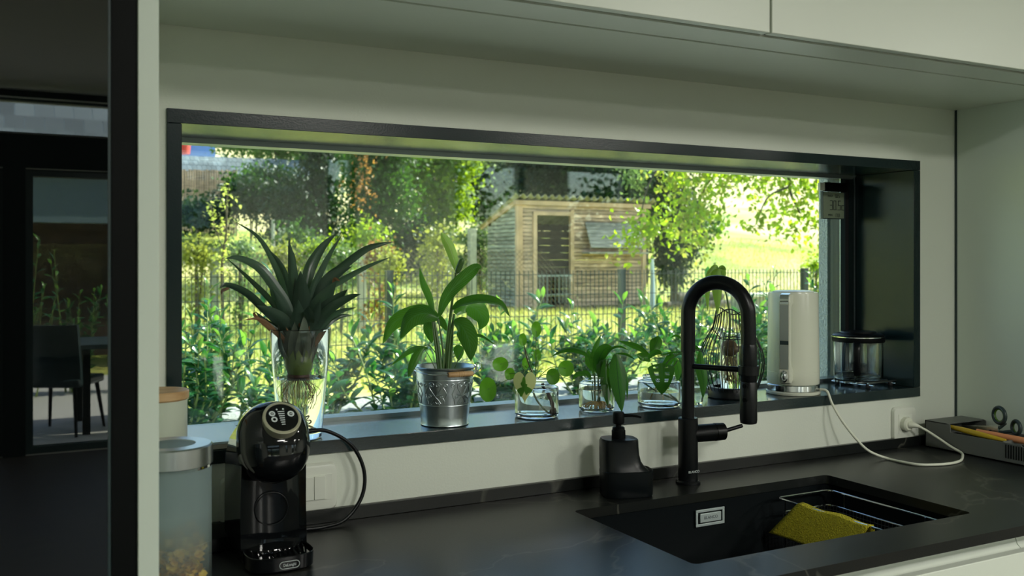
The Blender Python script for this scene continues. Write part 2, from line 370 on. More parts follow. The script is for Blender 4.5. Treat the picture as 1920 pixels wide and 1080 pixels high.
def leaf_cloud(blobs, n, size, surf=0.5, droop=0.3):
    """n small diamond leaves spread through ellipsoids (x,y,z,rx,ry,rz)"""
    B = np.array(blobs, dtype=float); vol = B[:, 3] * B[:, 4] * B[:, 5]; vol = vol ** 0.75
    k = rng.choice(len(B), n, p=vol / vol.sum())
    d = rng.normal(size=(n, 3)); d /= np.linalg.norm(d, axis=1)[:, None]
    # clumps: pull the leaves to random twig points
    r = (surf + (1 - surf) * rng.random(n)) ** 0.7
    c = B[k, :3] + d * r[:, None] * B[k, 3:]
    m = max(8, n // 14); tw = c[rng.integers(0, n, m)]; j = rng.integers(0, m, n)
    c = np.where((rng.random(n) < 0.75)[:, None], tw[j] + rng.normal(size=(n, 3)) * size * 1.7, c)
    a = rng.normal(size=(n, 3)); a[:, 2] -= droop; a /= np.linalg.norm(a, axis=1)[:, None]
    b = np.cross(a, rng.normal(size=(n, 3))); b /= np.linalg.norm(b, axis=1)[:, None]
    L = size * (0.7 + 0.6 * rng.random(n))[:, None]
    up = np.cross(a, b) * 0.12 * L
    return np.stack([c - a * L * .5, c + b * L * .30 + up, c + a * L * .5, c - b * L * .30 + up], axis=1)

# ================================================================ THE ROOM
ROOM = (-1.5, 7.0, -7.2, 0.0, 0.0, 2.65)
WT = 0.30
WX0, WX1, WZ0, WZ1 = 0.252, 2.233, 1.0435, 1.695       # outer edge of the window casing
CT = 0.026                                             # casing thickness
def S(name, mb, m, parent=None, **k):
    return link(name, mb, M[m], parent, kind='structure', **k) if parent is None else link(name, mb, M[m], parent, **k)
def wall_with_holes(name, axis, c0, c1, a0, a1, z0, z1, holes, m):
    """wall slab between c0..c1 on its thin axis, running a0..a1, with rectangular holes"""
    mb = MB(); xs = sorted({a0, a1, *[h[0] for h in holes], *[h[1] for h in holes]})
    for i in range(len(xs) - 1):
        xa, xb = xs[i], xs[i + 1]; xm = (xa + xb) / 2
        hs = sorted([(h[2], h[3]) for h in holes if h[0] < xm < h[1]]); z = z0
        for h in hs + [(z1, z1)]:
            if h[0] > z + 1e-6: mb.box(xa, xb, c0, c1, z, h[0]) if axis == 'x' else mb.box(c0, c1, xa, xb, z, h[0])
            z = h[1]
    return S(name, mb, m)
wall_with_holes('wall_front', 'x', 0.0, 0.295, -1.8, 7.3, 0, 2.95, [(WX0 + .004, WX1 - .004, WZ0 + .004, WZ1 - .004)], 'wall')
# outdoor stucco skin on the same wall, with its own reveal
wall_with_holes('wall_outside', 'x', 0.2951, 0.33, -1.8, 7.3, -0.3, 2.95, [(0.30, 2.193, 1.05, 1.70)], 'stucco')
S('shade_eave', MB().box(-2.4, 7.9, .331, 1.0, 2.72, 2.90), 'white_lac')  # unseen overhang added to keep the sun off the sill
S('floor', MB().box(-1.5, 7.0, -7.2, 0, -0.1, 0), 'floor')
S('ceiling', MB().box(-1.8, 7.3, -7.5, 0.33, 2.65, 2.80), 'ceiling')
S('wall_left', MB().box(-1.8, -1.5, -7.5, 0, 0, 2.65), 'wall')
S('wall_right', MB().box(7.0, 7.3, -7.5, 0, 0, 2.65), 'wall')
BACK = [(-1.25, -0.04, 0.0, 2.085), (-1.25, 1.9, 2.34, 2.60), (0.106, 1.9, 0.0, 2.085),
        (2.86, 3.17, 0.9, 2.49), (4.28, 5.16, 0.0, 2.50), (5.72, 6.60, 0.9, 2.49)]
wall_with_holes('wall_back', 'x', -7.5, -7.2, -1.5, 7.0, 0, 2.65, BACK, 'wall')
for i, (a, b, c, d) in enumerate(BACK):
    nm = ('door_%d' if c == 0 else 'window_%d') % (i + 2)
    t = empty(nm, ((a + b) / 2, -7.3, c), kind='structure')
    mb = MB(); wdt, h, fr = (b - a) / 2, d - c, (0.05, .015, .05)[i] if i < 3 else 0.03
    mb.box(-wdt, -wdt + fr, -.04, .04, 0, h); mb.box(wdt - fr, wdt, -.04, .04, 0, h)
    mb.box(-wdt + fr, wdt - fr, -.04, .04, 0, fr); mb.box(-wdt + fr, wdt - fr, -.04, .04, h - fr, h)
    if i in (3,): mb.box(-wdt + fr, wdt - fr, -.04, .04, h - .30, h - .25)
    link('window_frame', mb, M['frame_metal'], t)
    link('pane', MB().box(-wdt + fr, wdt - fr, -.004, .004, fr, h - fr), M['pane'], t)
S('trim_1', MB().box(-0.04, 0.106, -7.5, -7.19, 0, 2.09).box(-1.5, 1.95, -7.5, -7.19, 2.09, 2.335).box(-1.5, 1.95, -7.5, -7.19, 2.605, 2.649), 'black_matt')
S('baseboard_right', MB().box(6.985, 7.0, -7.2, -0.62, 0, 0.08), 'white_lac')
for i, (x, y) in enumerate([(1.2, -3.0), (3.2, -3.4), (5.2, -3.4), (2.2, -5.2), (4.6, -5.4)]):  # unseen ceiling lamps added to fill the room with light
    t = empty('fill_light', (x, y, 2.65))
    props(t, ['added ceiling fill light nearest the kitchen counter', 'added ceiling fill light over the middle of the room',
        'added ceiling fill light toward the right wall', 'added ceiling fill light by the patio doors', 'added ceiling fill light by the tall back window'][i], 'lamp', 'added ceiling fill lights')
    link('fill_housing', MB().lathe([(0.0, 0), (.26, 0), (.26, -.05), (.245, -.05), (.245, -.03)], 48), M['white_lac'], t)
    link('diffuser', MB().lathe([(.245, -.03), (.24, -.045), (0.0, -.046)], 48), mat('fill_diffuser_%d' % i, (1, .97, .86), .5, emit=3), t)
    a = bpy.data.lights.new('ceiling_fill', 'AREA'); a.shape = 'DISK'; a.size = .48; a.energy = FILL_W; a.color = (1.0, 0.99, 0.90)
    ao = bpy.data.objects.new('fill_lamp', a); COL.objects.link(ao); ao.parent = t; ao.location = (0, 0, -.052)

# ---- kitchen window: casing, frame, glass, silver spacers
t = empty('window_1', ((WX0 + WX1) / 2, 0, WZ0), kind='structure')
hw, hh = (WX1 - WX0) / 2, WZ1 - WZ0; yf = -0.006; yb = 0.20
bev(link('casing_top', MB().box(-hw, hw, yf, yb, hh - CT, hh), M['anthracite'], t), .0008)
bev(link('casing_left', MB().box(-hw, -hw + CT, yf, yb, CT, hh - CT - .0006), M['anthracite'], t), .0008)
bev(link('casing_right', MB().box(hw - CT, hw, yf, yb, CT, hh - CT - .0006), M['anthracite'], t), .0008)
bev(link('sill_board', MB().box(-hw, hw, yf, yb, 0, CT - .0006), M['sill_mat'], t), .0008)
xl, xr, zb, zt = -hw + CT, hw - CT, CT, hh - CT
link('bottom_rail', MB().box(xl, xr, yb + .0005, yb + .05, zb - .02, zb + .008), M['rail'], t)
link('top_rail', MB().box(xl, xr, yb + .0025, yb + .05, zt - .010, zt + .02), M['rail'], t)
fr = MB()
fr.box(xl - .02, xl + .012, yb + .0005, yb + .05, zb + .008, zt - .010).box(xr - .048, xr - .028, yb + .012, yb + .05, zb + .006, zt - .006)
link('window_frame', fr, M['frame_metal'], t)
link('gasket', MB().box(xr - .028, xr - .006, yb + .02, yb + .05, zb + .006, zt - .006), M['seal'], t)
link('edge_profile', MB().box(xr - .006, xr + .02, yb + .0005, yb + .04, zb + .006, zt - .006), M['frame_metal'], t)
link('edge_strip', MB().box(xr - .007, xr - .004, yb - .003, yb, zb + .001, zt - .001).box(xr - .05, xr - .048, yb + .010, yb + .013, zb + .007, zt - .007), M['silver_edge'], t)
link('pane', MB().box(xl + .012, xr - .048, yb + .014, yb + .018, zb + .006, zt - .006), M['pane'], t)
link('pane', MB().box(xl + .012, xr - .048, yb + .036, yb + .040, zb + .006, zt - .006), M['pane'], t)

# ================================================================ FITTED KITCHEN
CZ = 0.91; CFY = -0.654; PX = 2.383; TX = 0.158
# worktop with the sink cut-out and its upstand
SX0, SX1, SY0, SY1 = 1.016, 1.721, -0.547, -0.158
t = empty('worktop', (1.27, -0.3, CZ - .02), label='dark stone worktop with thin pale veins running under the window', category='worktop')
def shift(mb, o): mb.v = [(v[0] - o[0], v[1] - o[1], v[2] - o[2]) for v in mb.v]; return mb
O = (1.27, -.3, CZ - .02)
mb = MB(); x0, x1 = TX + .001, PX - .001
def rr(x0, x1, y0, y1, r, n=5):
    out = []
    for cx, cy, a0 in ((x1 - r, y1 - r, 0), (x0 + r, y1 - r, 90), (x0 + r, y0 + r, 180), (x1 - r, y0 + r, 270)):
        for i in range(n + 1):
            a = math.radians(a0 + 90 * i / n); out.append((cx + r * math.cos(a), cy + r * math.sin(a)))
    return out
inner = rr(SX0, SX1, SY0, SY1, .012)
oc = [(x1, -.0005), (x0, -.0005), (x0, CFY), (x1, CFY)]
def slab(mb, outer, inner, z0, z1):
    n = len(inner); q = n // 4
    for z, flip in ((z1, False), (z0, True)):
        o = len(mb.v); mb.v += [(a, b, z) for a, b in outer] + [(a, b, z) for a, b in inner]
        for c in range(4):
            for i in range(q - 1):
                fc = (o + c, o + 4 + c * q + i, o + 4 + c * q + i + 1); mb.f.append(fc[::-1] if not flip else fc)
            k = (c + 1) % 4
            fc = (o + c, o + 4 + c * q + q - 1, o + 4 + k * q, o + k); mb.f.append(fc[::-1] if not flip else fc)
    mb.rings([[(a, b, z) for a, b in outer] for z in (z0, z1)], True, False, False)
    mb.rings([[(a, b, z) for a, b in inner[::-1]] for z in (z0, z1)], True, False, False)
slab(mb, oc, inner, CZ - .02, CZ)
link('slab', shift(mb, O), M['stone'], t)
bev(link('upstand', shift(MB().box(x0, x1, -.012, -.0005, CZ, CZ + .026), O), M['stone'], t), .001)

# undermount sink
t = empty('sink', ((SX0 + SX1) / 2, (SY0 + SY1) / 2, CZ - .215), label='black composite undermount sink sunk into the dark worktop', category='sink')
O = tuple(t.location); g = .002
R = [[(a, b, z) for a, b in rr(SX0 + i_, SX1 - i_, SY0 + i_, SY1 - i_, r)] for i_, z, r in
     ((-.02, CZ - .0215, .02), (-.02, CZ - .205, .02), (.01, CZ - .215, .02), (.012, CZ - .205, .03), (0.0, CZ - .185, .03), (-.004, CZ - .0215, .016))]
mb = MB().rings(R, True, False, False); mb.f.append(tuple(range(24 * 2, 24 * 3))[::-1]); mb.f.append(tuple(range(24 * 3, 24 * 4)))
link('basin', shift(mb, O), M['sink'], t)
ov = MB(); ox, oz, oy = 1.369, CZ - .056, SY1 + .0025 - .002
def plate_frame(mb, cx, cz, w_, h_, b_, y0, y1):
    mb.box(cx - w_, cx + w_, y0, y1, cz + h_ - b_, cz + h_); mb.box(cx - w_, cx + w_, y0, y1, cz - h_, cz - h_ + b_)
    mb.box(cx - w_, cx - w_ + b_, y0, y1, cz - h_ + b_, cz + h_ - b_); mb.box(cx + w_ - b_, cx + w_, y0, y1, cz - h_ + b_, cz + h_ - b_)
plate_frame(ov, ox, oz, .040, .0185, .0060, oy - .003, oy)
bev(link('overflow_frame', shift(ov, O), M['plate_metal'], t), .0008)
ob = bev(link('overflow_plate', shift(MB().box(ox - .029, ox + .029, oy - .0045, oy, oz - .0098, oz + .0098), O), M['plate_metal'], t), .001)
link('drain', MB().lathe([(0, .006), (.03, .006), (.042, .010), (.045, .0105), (.045, .003)], 32, c=(0.05, 0, .006)), M['steel'], t)

def text(body, size, m, parent, loc, rot=(PI / 2, 0, 0), name='lettering', ext=.0003, align='CENTER', sx=1.0, label=None):
    cu = bpy.data.curves.new(name, 'FONT'); cu.body = body; cu.size = size; cu.extrude = ext; cu.align_x = align; cu.align_y = 'CENTER'; cu.resolution_u = 3
    tmp = bpy.data.objects.new(name, cu); COL.objects.link(tmp); dg = bpy.context.evaluated_depsgraph_get()
    me = bpy.data.meshes.new_from_object(tmp.evaluated_get(dg)); bpy.data.objects.remove(tmp); bpy.data.curves.remove(cu)
    me.materials.clear(); me.materials.append(m)
    o = bpy.data.objects.new(name, me); COL.objects.link(o); o.parent = parent; o.location = loc; o.rotation_euler = rot; o.scale = (sx, 1, 1)
    return props(o, label)
M['ink_dark'] = mat('dark_print', (.10, .12, .13), .5); M['ink_white'] = mat('white_print', (.62, .68, .68), .4)
text('BLANCO', .0095, M['ink_dark'], ob, (ox - O[0], oy - .0048 - O[1], oz - O[2]), ext=.0002)

# base cabinets below (white fronts with a recessed grip channel)
for i, (a, b) in enumerate([(TX + .002, .90), (.902, 1.78), (1.782, PX - .002)]):
    lb = ['white base cabinet below the worktop left of the sink', 'white base cabinet holding the sink', 'white base cabinet below the worktop right of the sink'][i]
    t = empty('base_cabinet', ((a + b) / 2, -.30, 0), label=lb, category='cabinet', group='base cabinets'); hw_ = (b - a) / 2
    mb = MB().box(-hw_, hw_, -.29, -.02 + .29, .10, CZ - .24).box(-hw_, hw_, -.29, -.275, CZ - .24, CZ - .0215).box(-hw_, -hw_ + .016, -.275, .27, CZ - .24, CZ - .0215).box(hw_ - .016, hw_, -.275, .27, CZ - .24, CZ - .0215)
    link('carcass', mb, M['white_lac'], t)
    bev(link('door', MB().box(-hw_ + .001, hw_ - .001, -.345, -.3255, .10, CZ - .055), M['white_lac'], t), .0015)
    ch = MB(); prof = [(-.2905, CZ - .0216), (-.2960, CZ - .0216), (-.2975, CZ - .040), (-.3030, CZ - .056), (-.3120, CZ - .064), (-.3250, CZ - .066), (-.3250, CZ - .070), (-.2905, CZ - .070)]
    ch.rings([[(x, y, z) for y, z in prof] for x in (-hw_, hw_)]); link('grip_channel', ch, M['white_lac'], t)
    link('plinth', MB().box(-hw_, hw_, -.23, -.215, 0, .0995), M['black_matt'], t)

# tall cabinet on the left: dark mirror-glass appliance door and pale side panel
t = empty('tall_cabinet', (-.37, -.31, 0), label='tall cabinet with black mirror-glass front and pale side panel', category='cabinet')
O = tuple(t.location)
link('carcass', shift(MB().box(-.90, .134, -.598, -.001, 0, 2.649), O), M['white_lac'], t)
bev(link('side_panel', shift(MB().box(.1345, TX, -.620, -.001, 0, 2.649), O), M['panel'], t, label='pale green-grey side panel'), .001)
gd = bev(link('glass_door', shift(MB().box(-.895, .1045, -.622, -.6005, .10, 2.30), O), M['black_glass'], t, label='black mirror-glass door'), .0012)
link('edge_strip', shift(MB().box(.1015, .1045, -.6235, -.6221, .10, 2.30), O), M['frame_metal'], gd)
link('filler_strip', shift(MB().box(.106, .134, -.616, -.5985, 0, 2.649), O), M['black_matt'], t, label='matt black filler strip')
link('top_panel', shift(MB().box(-.895, .1045, -.620, -.5985, 2.303, 2.649), O), M['white_lac'], t)

# side panel of the tall units on the right
t = empty('tall_unit', (3.38, -.31, 0), label='pale tall kitchen unit closing the worktop on the right', category='cabinet')
O = tuple(t.location)
link('side_panel', shift(MB().box(PX, PX + .02, -.66, -.001, 0, 2.649), O), M['panel'], t)
link('carcass', shift(MB().box(PX + .0205, 4.38, -.64, -.001, 0, 2.649), O), M['white_lac'], t)
for k in range(3): bev(link('door', shift(MB().box(PX + .022 + k * .66, PX + .68 + k * .66, -.66, -.6405, .1, 2.3), O), M['white_lac'], t), .001)
link('joint_strip', shift(MB().box(PX - .0015, PX, -.008, -.001, CZ + .0275, 1.846), O), M['frame_metal'], t, label='thin dark joint along the wall')

# wall cabinets above the window
UZ = 1.847
for i, (a, b) in enumerate([(TX + .002, .368), (.37, 1.268), (1.27, PX - .002)]):
    lb = ['narrow pale wall cabinet at the left end above the window', 'long pale wall cabinet above the middle of the window', 'pale wall cabinet above the window at the right end'][i]
    t = empty('wall_cabinet', ((a + b) / 2, -.22, UZ), label=lb, category='cabinet', group='wall cabinets above the window'); hw_ = (b - a) / 2
    link('carcass', MB().box(-hw_, hw_, -.210, .219, .016, .80), M['white_lac'], t)
    bev(link('door', MB().box(-hw_ + .0018, hw_ - .0012, -.237, -.218, .001, .80), M['white_lac'], t), .0015)
    link('door_gap', MB().box(-hw_, hw_, -.2178, -.2105, .004, .80), M['frame_metal'], t)
t = empty('underside_panel', (1.27, -.2, UZ), label='pale panel with a slim light channel under the wall cabinets', category='panel')
O = tuple(t.location)
M['groove'] = mat('light_channel_cover', (.20, .27, .20), .5)
link('front_board', shift(MB().box(TX + .002, PX - .002, -.4295, -.345, UZ - .0005, UZ + .0155), O), M['white_lac'], t)
link('light_channel', shift(MB().box(TX + .002, PX - .002, -.345, -.3355, UZ + .004, UZ + .0155), O), M['groove'], t)
link('rear_board', shift(MB().box(TX + .002, PX - .002, -.3355, -.0015, UZ - .0005, UZ + .0155), O), M['white_lac'], t)

# wall plates
def plate(name, label, cx, cz, w_, h_, kind, cat):
    t = empty(name, (cx, -.001, cz), label=label, category=cat)
    prof = []
    R = []
    for y, gx, gz, r in ((0, .5, .5, .012), (-.004, .5, .5, .012), (-.009, .485, .46, .012), (-.010, .46, .42, .010)):
        R.append([(a, y, b) for a, b in rr(-w_ * gx, w_ * gx, -h_ * gz, h_ * gz, r)][::-1])
    link('cover_plate', MB().rings(R, True, False, True), M['socket_white'], t)
    link('inner_frame', MB().box(-w_ * .5 + .012, w_ * .5 - .012, -.0112, -.0095, -.0245, .0245), M['socket_white'], t) if kind == 'switch' else None
    if kind == 'switch':
        k = 3; x = -k * .0225 / 2
        for j in range(k):
            bev(link('rocker', MB().box(x + .0004, x + .0221, -.0145, -.0113, -.0225, .0225), M['socket_white'], t), .0008); x += .0225
    return t
plate('light_switch', 'white rocker switch plate on the wall right of the coffee machine', .509, CZ + .070, .118, .092, 'switch', 'switch')
plate('power_outlet', 'white wall plate left of the coffee machine beside the glass canister', .392, CZ + .062, .092, .090, 'blank', 'socket')
t = plate('power_outlet', 'white power outlet with a plug at the right end of the worktop', 2.167, CZ + .064, .086, .092, 'blank', 'socket')
link('inner_frame', MB().box(-.026, .026, -.0115, -.0098, -.026, .026), M['socket_white'], t)
link('socket_well', MB().lathe([(.0205, .0125), (.0205, .0090), (0, .0088)], 32, axis='Y', c=(0, -.0, 0)), M['white_plastic'], t)

# ================================================================ THINGS ON THE WORKTOP
# ---- kitchen tap with pull-down spray
t = empty('kitchen_tap', (1.375, -.074, CZ + .0003), label='tall black kitchen tap with a high hose arc behind the sink', category='tap')
link('base_ring', MB().lathe([(0, 0), (.028, 0), (.028, .005), (.0255, .008), (0.0, .008)], 40), M['black_satin'], t)
link('body', MB().lathe([(.0225, .008), (.0225, .148), (.021, .150), (0, .150)], 40), M['black_satin'], t)
link('riser', MB().lathe([(.0145, .150), (.0145, .318), (0, .318)], 32), M['black_satin'], t)
dv = Vector((.064, -.1297, 0)); dv.normalize(); RA = .072
arc = [Vector((0, 0, .300)), Vector((0, 0, .33))]
for k in range(0, 13):
    a = PI * k / 12; arc.append(dv * (RA - RA * math.cos(a)) + Vector((0, 0, .388 + RA * 1.0 * math.sin(a))))
arc += [dv * (2 * RA + .001) + Vector((0, 0, z)) for z in (.34, .31)]
link('hose', MB().tube(arc, .0165, 24, smooth=80), M['black_satin'], t)
e = dv * (2 * RA + .001)
sh = link('spray_head', MB().lathe([(.0165, .325), (.0185, .318), (.0185, .245), (.0175, .243), (.0185, .241), (.019, .16), (.0178, .152), (.012, .150), (0, .150)], 36, c=(e.x, e.y, 0)), M['black_satin'], t)
b2 = Vector((-dv.y, dv.x, 0)) * -1
for z in (.235, .205): link('spray_button', MB().cyl(e + b2 * .012 + Vector((0, 0, z)), e + b2 * .0235 + Vector((0, 0, z)), .006, .005, 16), M['black_matt'], sh)
link('holder_arm', MB().tube([Vector((0, 0, .268)), e + Vector((0, 0, .268))], .0062, 16), M['black_satin'], t)
link('holder_ring', MB().lathe([(.0188, .258), (.0225, .258), (.0225, .278), (.0188, .278)], 32, c=(e.x, e.y, 0)), M['black_satin'], t)
# side lever pointing right
ax = Vector((CS * .96 + SN * .28, -SN * .96 + CS * .28, 0)).normalized(); ax = Vector((.93, -.20, .02)).normalized()
link('valve_housing', MB().cyl(Vector((0, 0, .112)), Vector((0, 0, .112)) + ax * .066, .0200, .0200, 32), M['black_satin'], t)
lv = link('lever_cap', MB().cyl(Vector((0, 0, .112)) + ax * .067, Vector((0, 0, .112)) + ax * .090, .0205, .0195, 32), M['black_satin'], t)
link('lever', MB().cyl(Vector((0, 0, .112)) + ax * .088, Vector((0, 0, .118)) + ax * .088 + Vector((.052, -.006, .004)), .0048, .0044, 14), M['black_satin'], t)
text('BLANCO', .0075, M['ink_white'], t, (-.001, -.0229, .030), rot=(PI / 2, 0, -.05), ext=.0002)

# ---- soap dispenser with sponge tray
t = empty('soap_dispenser', (1.187, -.099, CZ + .0003), rz=-YAW + .18, label='matt black soap dispenser with a pump and a sponge tray', category='dispenser')
M['disp'] = mat('matt_black_ceramic', (.004, .006, .007), .33, ior=1.38)
def sup(cx, cy, a, b, z, p=3.2, n=40):
    out = []
    for j in range(n):
        an = 2 * PI * j / n; c, s = math.cos(an), math.sin(an)
        out.append((cx + a * math.copysign(abs(c) ** (2 / p), c), cy + b * math.copysign(abs(s) ** (2 / p), s), z))
    return out
mb = MB().rings([sup(0, 0, .054, .036, 0), sup(0, 0, .056, .038, .004), sup(0, 0, .0565, .0385, .035), sup(0, 0, .057, .039, .055), sup(0, 0, .055, .037, .0565), sup(0, 0, .053, .035, .052), sup(0, 0, .052, .034, .040)])
link('tray', mb, M['disp'], t)
S_ = []
for z, xr_, fy in ((.030, .050, .030), (.050, .052, .028), (.057, .046, .022), (.064, .038, .012), (.074, .031, .004), (.088, .0275, -.001), (.105, .026, -.003), (.118, .0255, -.003), (.122, .0245, -.002), (.1235, .022, 0)):
    xl_ = -.0565 + (.002 if z > .12 else 0) + (.001 if z > .1232 else 0)
    S_.append(sup((xl_ + xr_) / 2, (.038 - (.036 + fy) / 1) / 2 * 0 + (.0375 + (-.030 - fy * .25)) / 2, (xr_ - xl_) / 2, (.0375 - (-.030 - fy * .25)) / 2, z, 3.0))
link('bottle', MB().rings(S_), M['disp'], t)
px_ = -.016
pump = link('pump_collar', MB().lathe([(.0145, .1225), (.0150, .124), (.0150, .140), (.0135, .142), (.0135, .146), (.011, .148), (0, .148)], 28, c=(px_, .004, 0)), M['black_matt'], t)
link('pump_head', MB().lathe([(.006, .148), (.006, .153), (.012, .155), (.0125, .157), (.0125, .177), (.011, .180), (0, .180)], 28, c=(px_, .004, 0)), M['black_matt'], t)
link('spout', MB().tube([(px_ + .008, .004, .172), (px_ + .030, -.004, .1725), (px_ + .047, -.010, .169)], lambda s: .0042 - .002 * s, 12, smooth=8), M['black_matt'], t)

# ---- coffee capsule machine
t = empty('coffee_machine', (.397, -.168, CZ + .0003), rz=math.radians(1), label='glossy black capsule coffee machine with a round control dial', category='coffee machine')
G = M['black_gloss']
link('foot', MB().rings([sup(0, .03, .052, .085, 0), sup(0, .03, .054, .087, .006), sup(0, .03, .054, .087, .022), sup(0, .03, .052, .085, .026)]), G, t)
# column: concave-fronted
def col_ring(z, hwd, yf, yb):
    out = []
    for j in range(13): # front, curved inwards
        a = -1 + 2 * j / 12; out.append((a * hwd, yf + .020 * (1 - a * a), z))
    out += [(hwd, yb - .015, z), (hwd * .8, yb, z), (-hwd * .8, yb, z), (-hwd, yb - .015, z)]
    return out
link('column', MB().rings([col_ring(.02, .056, -.035, .106), col_ring(.09, .056, -.030, .106), col_ring(.165, .055, -.034, .104), col_ring(.195, .050, -.03, .094), col_ring(.215, .042, -.02, .080)]), G, t)
mk = link('capsule_ring', MB().tube([(.028 * math.cos(a), -.017, .085 + .028 * math.sin(a)) for a in [2 * PI * k / 32 for k in range(33)]], .0009, 8), M['black_satin'], t)
# head: egg-like shell tilted backwards
Hd = Matrix.Translation((0, -.038, .2035)) @ Matrix.Rotation(math.radians(-14), 4, 'X')
hr = []
for k in range(29):
    s_ = -1 + 2 * k / 28; z = .0695 * s_
    q = max(0.0, 1 - abs(s_) ** 3.0) ** .5
    wx = .0585 * q * (1 - .10 * max(0, -s_ - .2)); wy = .060 * q * (.96 if s_ > 0 else 1 + .02 * s_)
    hr.append([Hd @ Vector(v) for v in sup(0, .012, max(wx, .0015), max(wy, .0015), z, 2.7, 56)])
link('head_shell', MB().rings(hr), G, t)
# dial on the tilted upper front of the head
Dl = Matrix.Translation((.002, -.0745, .2480)) @ Matrix.Rotation(math.radians(47), 4, 'X') @ Matrix.Scale(.92, 4)
dial = empty('control_dial'); dial.parent = t; dial.matrix_local = Dl
M['ring_metal'] = mat('champagne_ring', (.62, .60, .44), .35, metal=.6)
link('dial_ring', MB().lathe([(.0330, -.022), (.0345, -.002), (.0345, .001), (.0330, .0025), (.0295, .0025), (.0290, .0005)], 56), M['ring_metal'], dial)
link('dial_glass', MB().lathe([(.0292, -.010), (.0292, .0015), (.0280, .002), (0, .002)], 48), G, dial)
lg = MB()
for k in range(7): wv = .0062 - .0005 * k; lg.box(-wv, wv, .0128 - k * .0046 - .0009, .0128 - k * .0046 + .0009, .0021, .0026)
for sx in (-1, 1): lg.lathe([(0, .0026), (.0017, .0026), (.0017, .0020)], 14, c=(sx * .0058 - .001, .0178, 0))
for cx_, cy_, r in ((-.0165, .0095, .0056), (-.0145, -.0030, .0056), (.0170, .0065, .0062)):
    lg.lathe([(r * .5, .0025), (r, .0026), (r, .0020)], 24, c=(cx_, cy_, 0))
lg.lathe([(0, .0026), (.0014, .0026), (.0014, .002)], 12, c=(-.0165, .0095, 0)); lg.box(.0150, .0190, .0056, .0072, .002, .0026)
link('dial_symbol', lg, M['ink_white'], dial, kind='stuff')
# drip tray
tr = MB().rings([sup(0, -.060, .0500, .040, 0), sup(0, -.060, .0545, .0445, .004), sup(0, -.060, .0555, .0455, .026), sup(0, -.060, .0545, .0445, .027), sup(0, -.060, .0525, .0425, .0255), sup(0, -.060, .052, .042, .021)])
dt = link('drip_tray', tr, G, t)
gr = MB()
for k in range(-5, 6):
    x = k * .0085; L = .040 * math.sqrt(1 - (x / .054) ** 2)
    gr.tube([(x - .006, -.060 - L, .0235), (x, -.060, .0250), (x + .004, -.060 + L, .0245)], .0014, 6, smooth=6)
link('drip_grid', gr, M['black_gloss'], dt, kind='stuff')
bd = MB(); ring = [(.0185 * math.cos(a) * 1 + (.008 if math.cos(a) > 0 else -.008), 0, .0058 * math.sin(a)) for a in [2 * PI * k / 32 for k in range(33)]]
ring = [(.0165 * (1 if math.cos(a) > 0 else -1) * .62 + .0062 * math.cos(a) , 0, .0058 * math.sin(a)) for a in [2 * PI * k / 32 for k in range(33)]]
bg_ = link('badge_outline', MB().tube([(x + .006, -.1068 + .6 * x * x + .004 * 0, z + .0135) for x, _, z in ring], .00055, 6), M['ink_white'], t)
text("DeLonghi", .0068, M['ink_white'], t, (.006, -.1072, .0135), ext=.0002, sx=.80)

# power cord of the coffee machine
def on_thing(o, t):
    o.parent = t; o.matrix_parent_inverse = (Matrix.Translation(t.location) @ t.rotation_euler.to_matrix().to_4x4()).inverted(); return o
z0 = CZ + .0045
on_thing(link('power_cord', MB().tube([(.495, -.035, CZ + .185), (.54, -.030, CZ + .182), (.59, -.028, CZ + .150), (.615, -.030, CZ + .10), (.610, -.034, CZ + .05), (.575, -.042, CZ + .012), (.53, -.052, z0), (.47, -.05, z0)], .0038, 12, smooth=90), M['black_satin']), t)
# round black lid lying left of the machine
t = link('pot_rest', MB().lathe([(0, 0), (.050, 0), (.054, .004), (.054, .020), (.050, .026), (.030, .029), (0, .0295)], 44), M['black_matt'], loc=(.318, -.062, CZ + .0003))
props(t, 'round black rest lying flat left of the coffee machine', 'pot rest')

# ---- glass canisters
def canister(name, label, cx, cy, r, h, lid):
    t = empty(name, (cx, cy, CZ + .0003), label=label, category='canister')
    if lid == 'steel':
        link('jar', MB().lathe([(0, 0), (r - .003, 0), (r, .004), (r, h - .030), (r - .006, h - .024), (r - .009, h - .030), (r - .004, h - .036), (r - .004, .008), (0, .008)], 64), M['frosted'], t)
        ld = link('lid', MB().lathe([(r + .0015, h - .028), (r + .0015, h - .002), (r - .001, h), (r * .62, h), (r * .60, h - .002)], 64), M['steel'], t)
        link('lid_window', MB().lathe([(r * .60, h - .001), (r * .5, h + .0005), (0, h + .001), (0, h - .003), (r * .6, h - .003)], 48), M['frosted'], ld)
        link('seal', MB().lathe([(r - .006, h - .029), (r + .0005, h - .029), (r + .0005, h - .0325), (r - .006, h - .0325)], 48), M['glass'], ld)
    else:
        link('jar', MB().lathe([(0, 0), (r - .003, 0), (r - .001, .004), (r - .001, h - .016), (r - .004, h - .016), (r - .004, .006), (0, .006)], 64), M['glass_milky'], t)
        link('lid', MB().lathe([(0, h - .0155), (r, h - .0155), (r + .002, h - .013), (r + .002, h - .002), (r, h), (0, h)], 64), M['wood_light'], t, label='pale wooden lid')
    return t
M['glass_milky'] = mat('milky_glass', (.80, .86, .72), .38, ior=1.25, trans=.35)
canister('canister', 'clear frosted glass canister with a steel lid holding cornflakes', .205, -.372, .058, .245, 'steel')
canister('canister', 'pale glass canister with a round wooden lid against the wall', .226, -.098, .0475, .288, 'wood')
mb = MB()
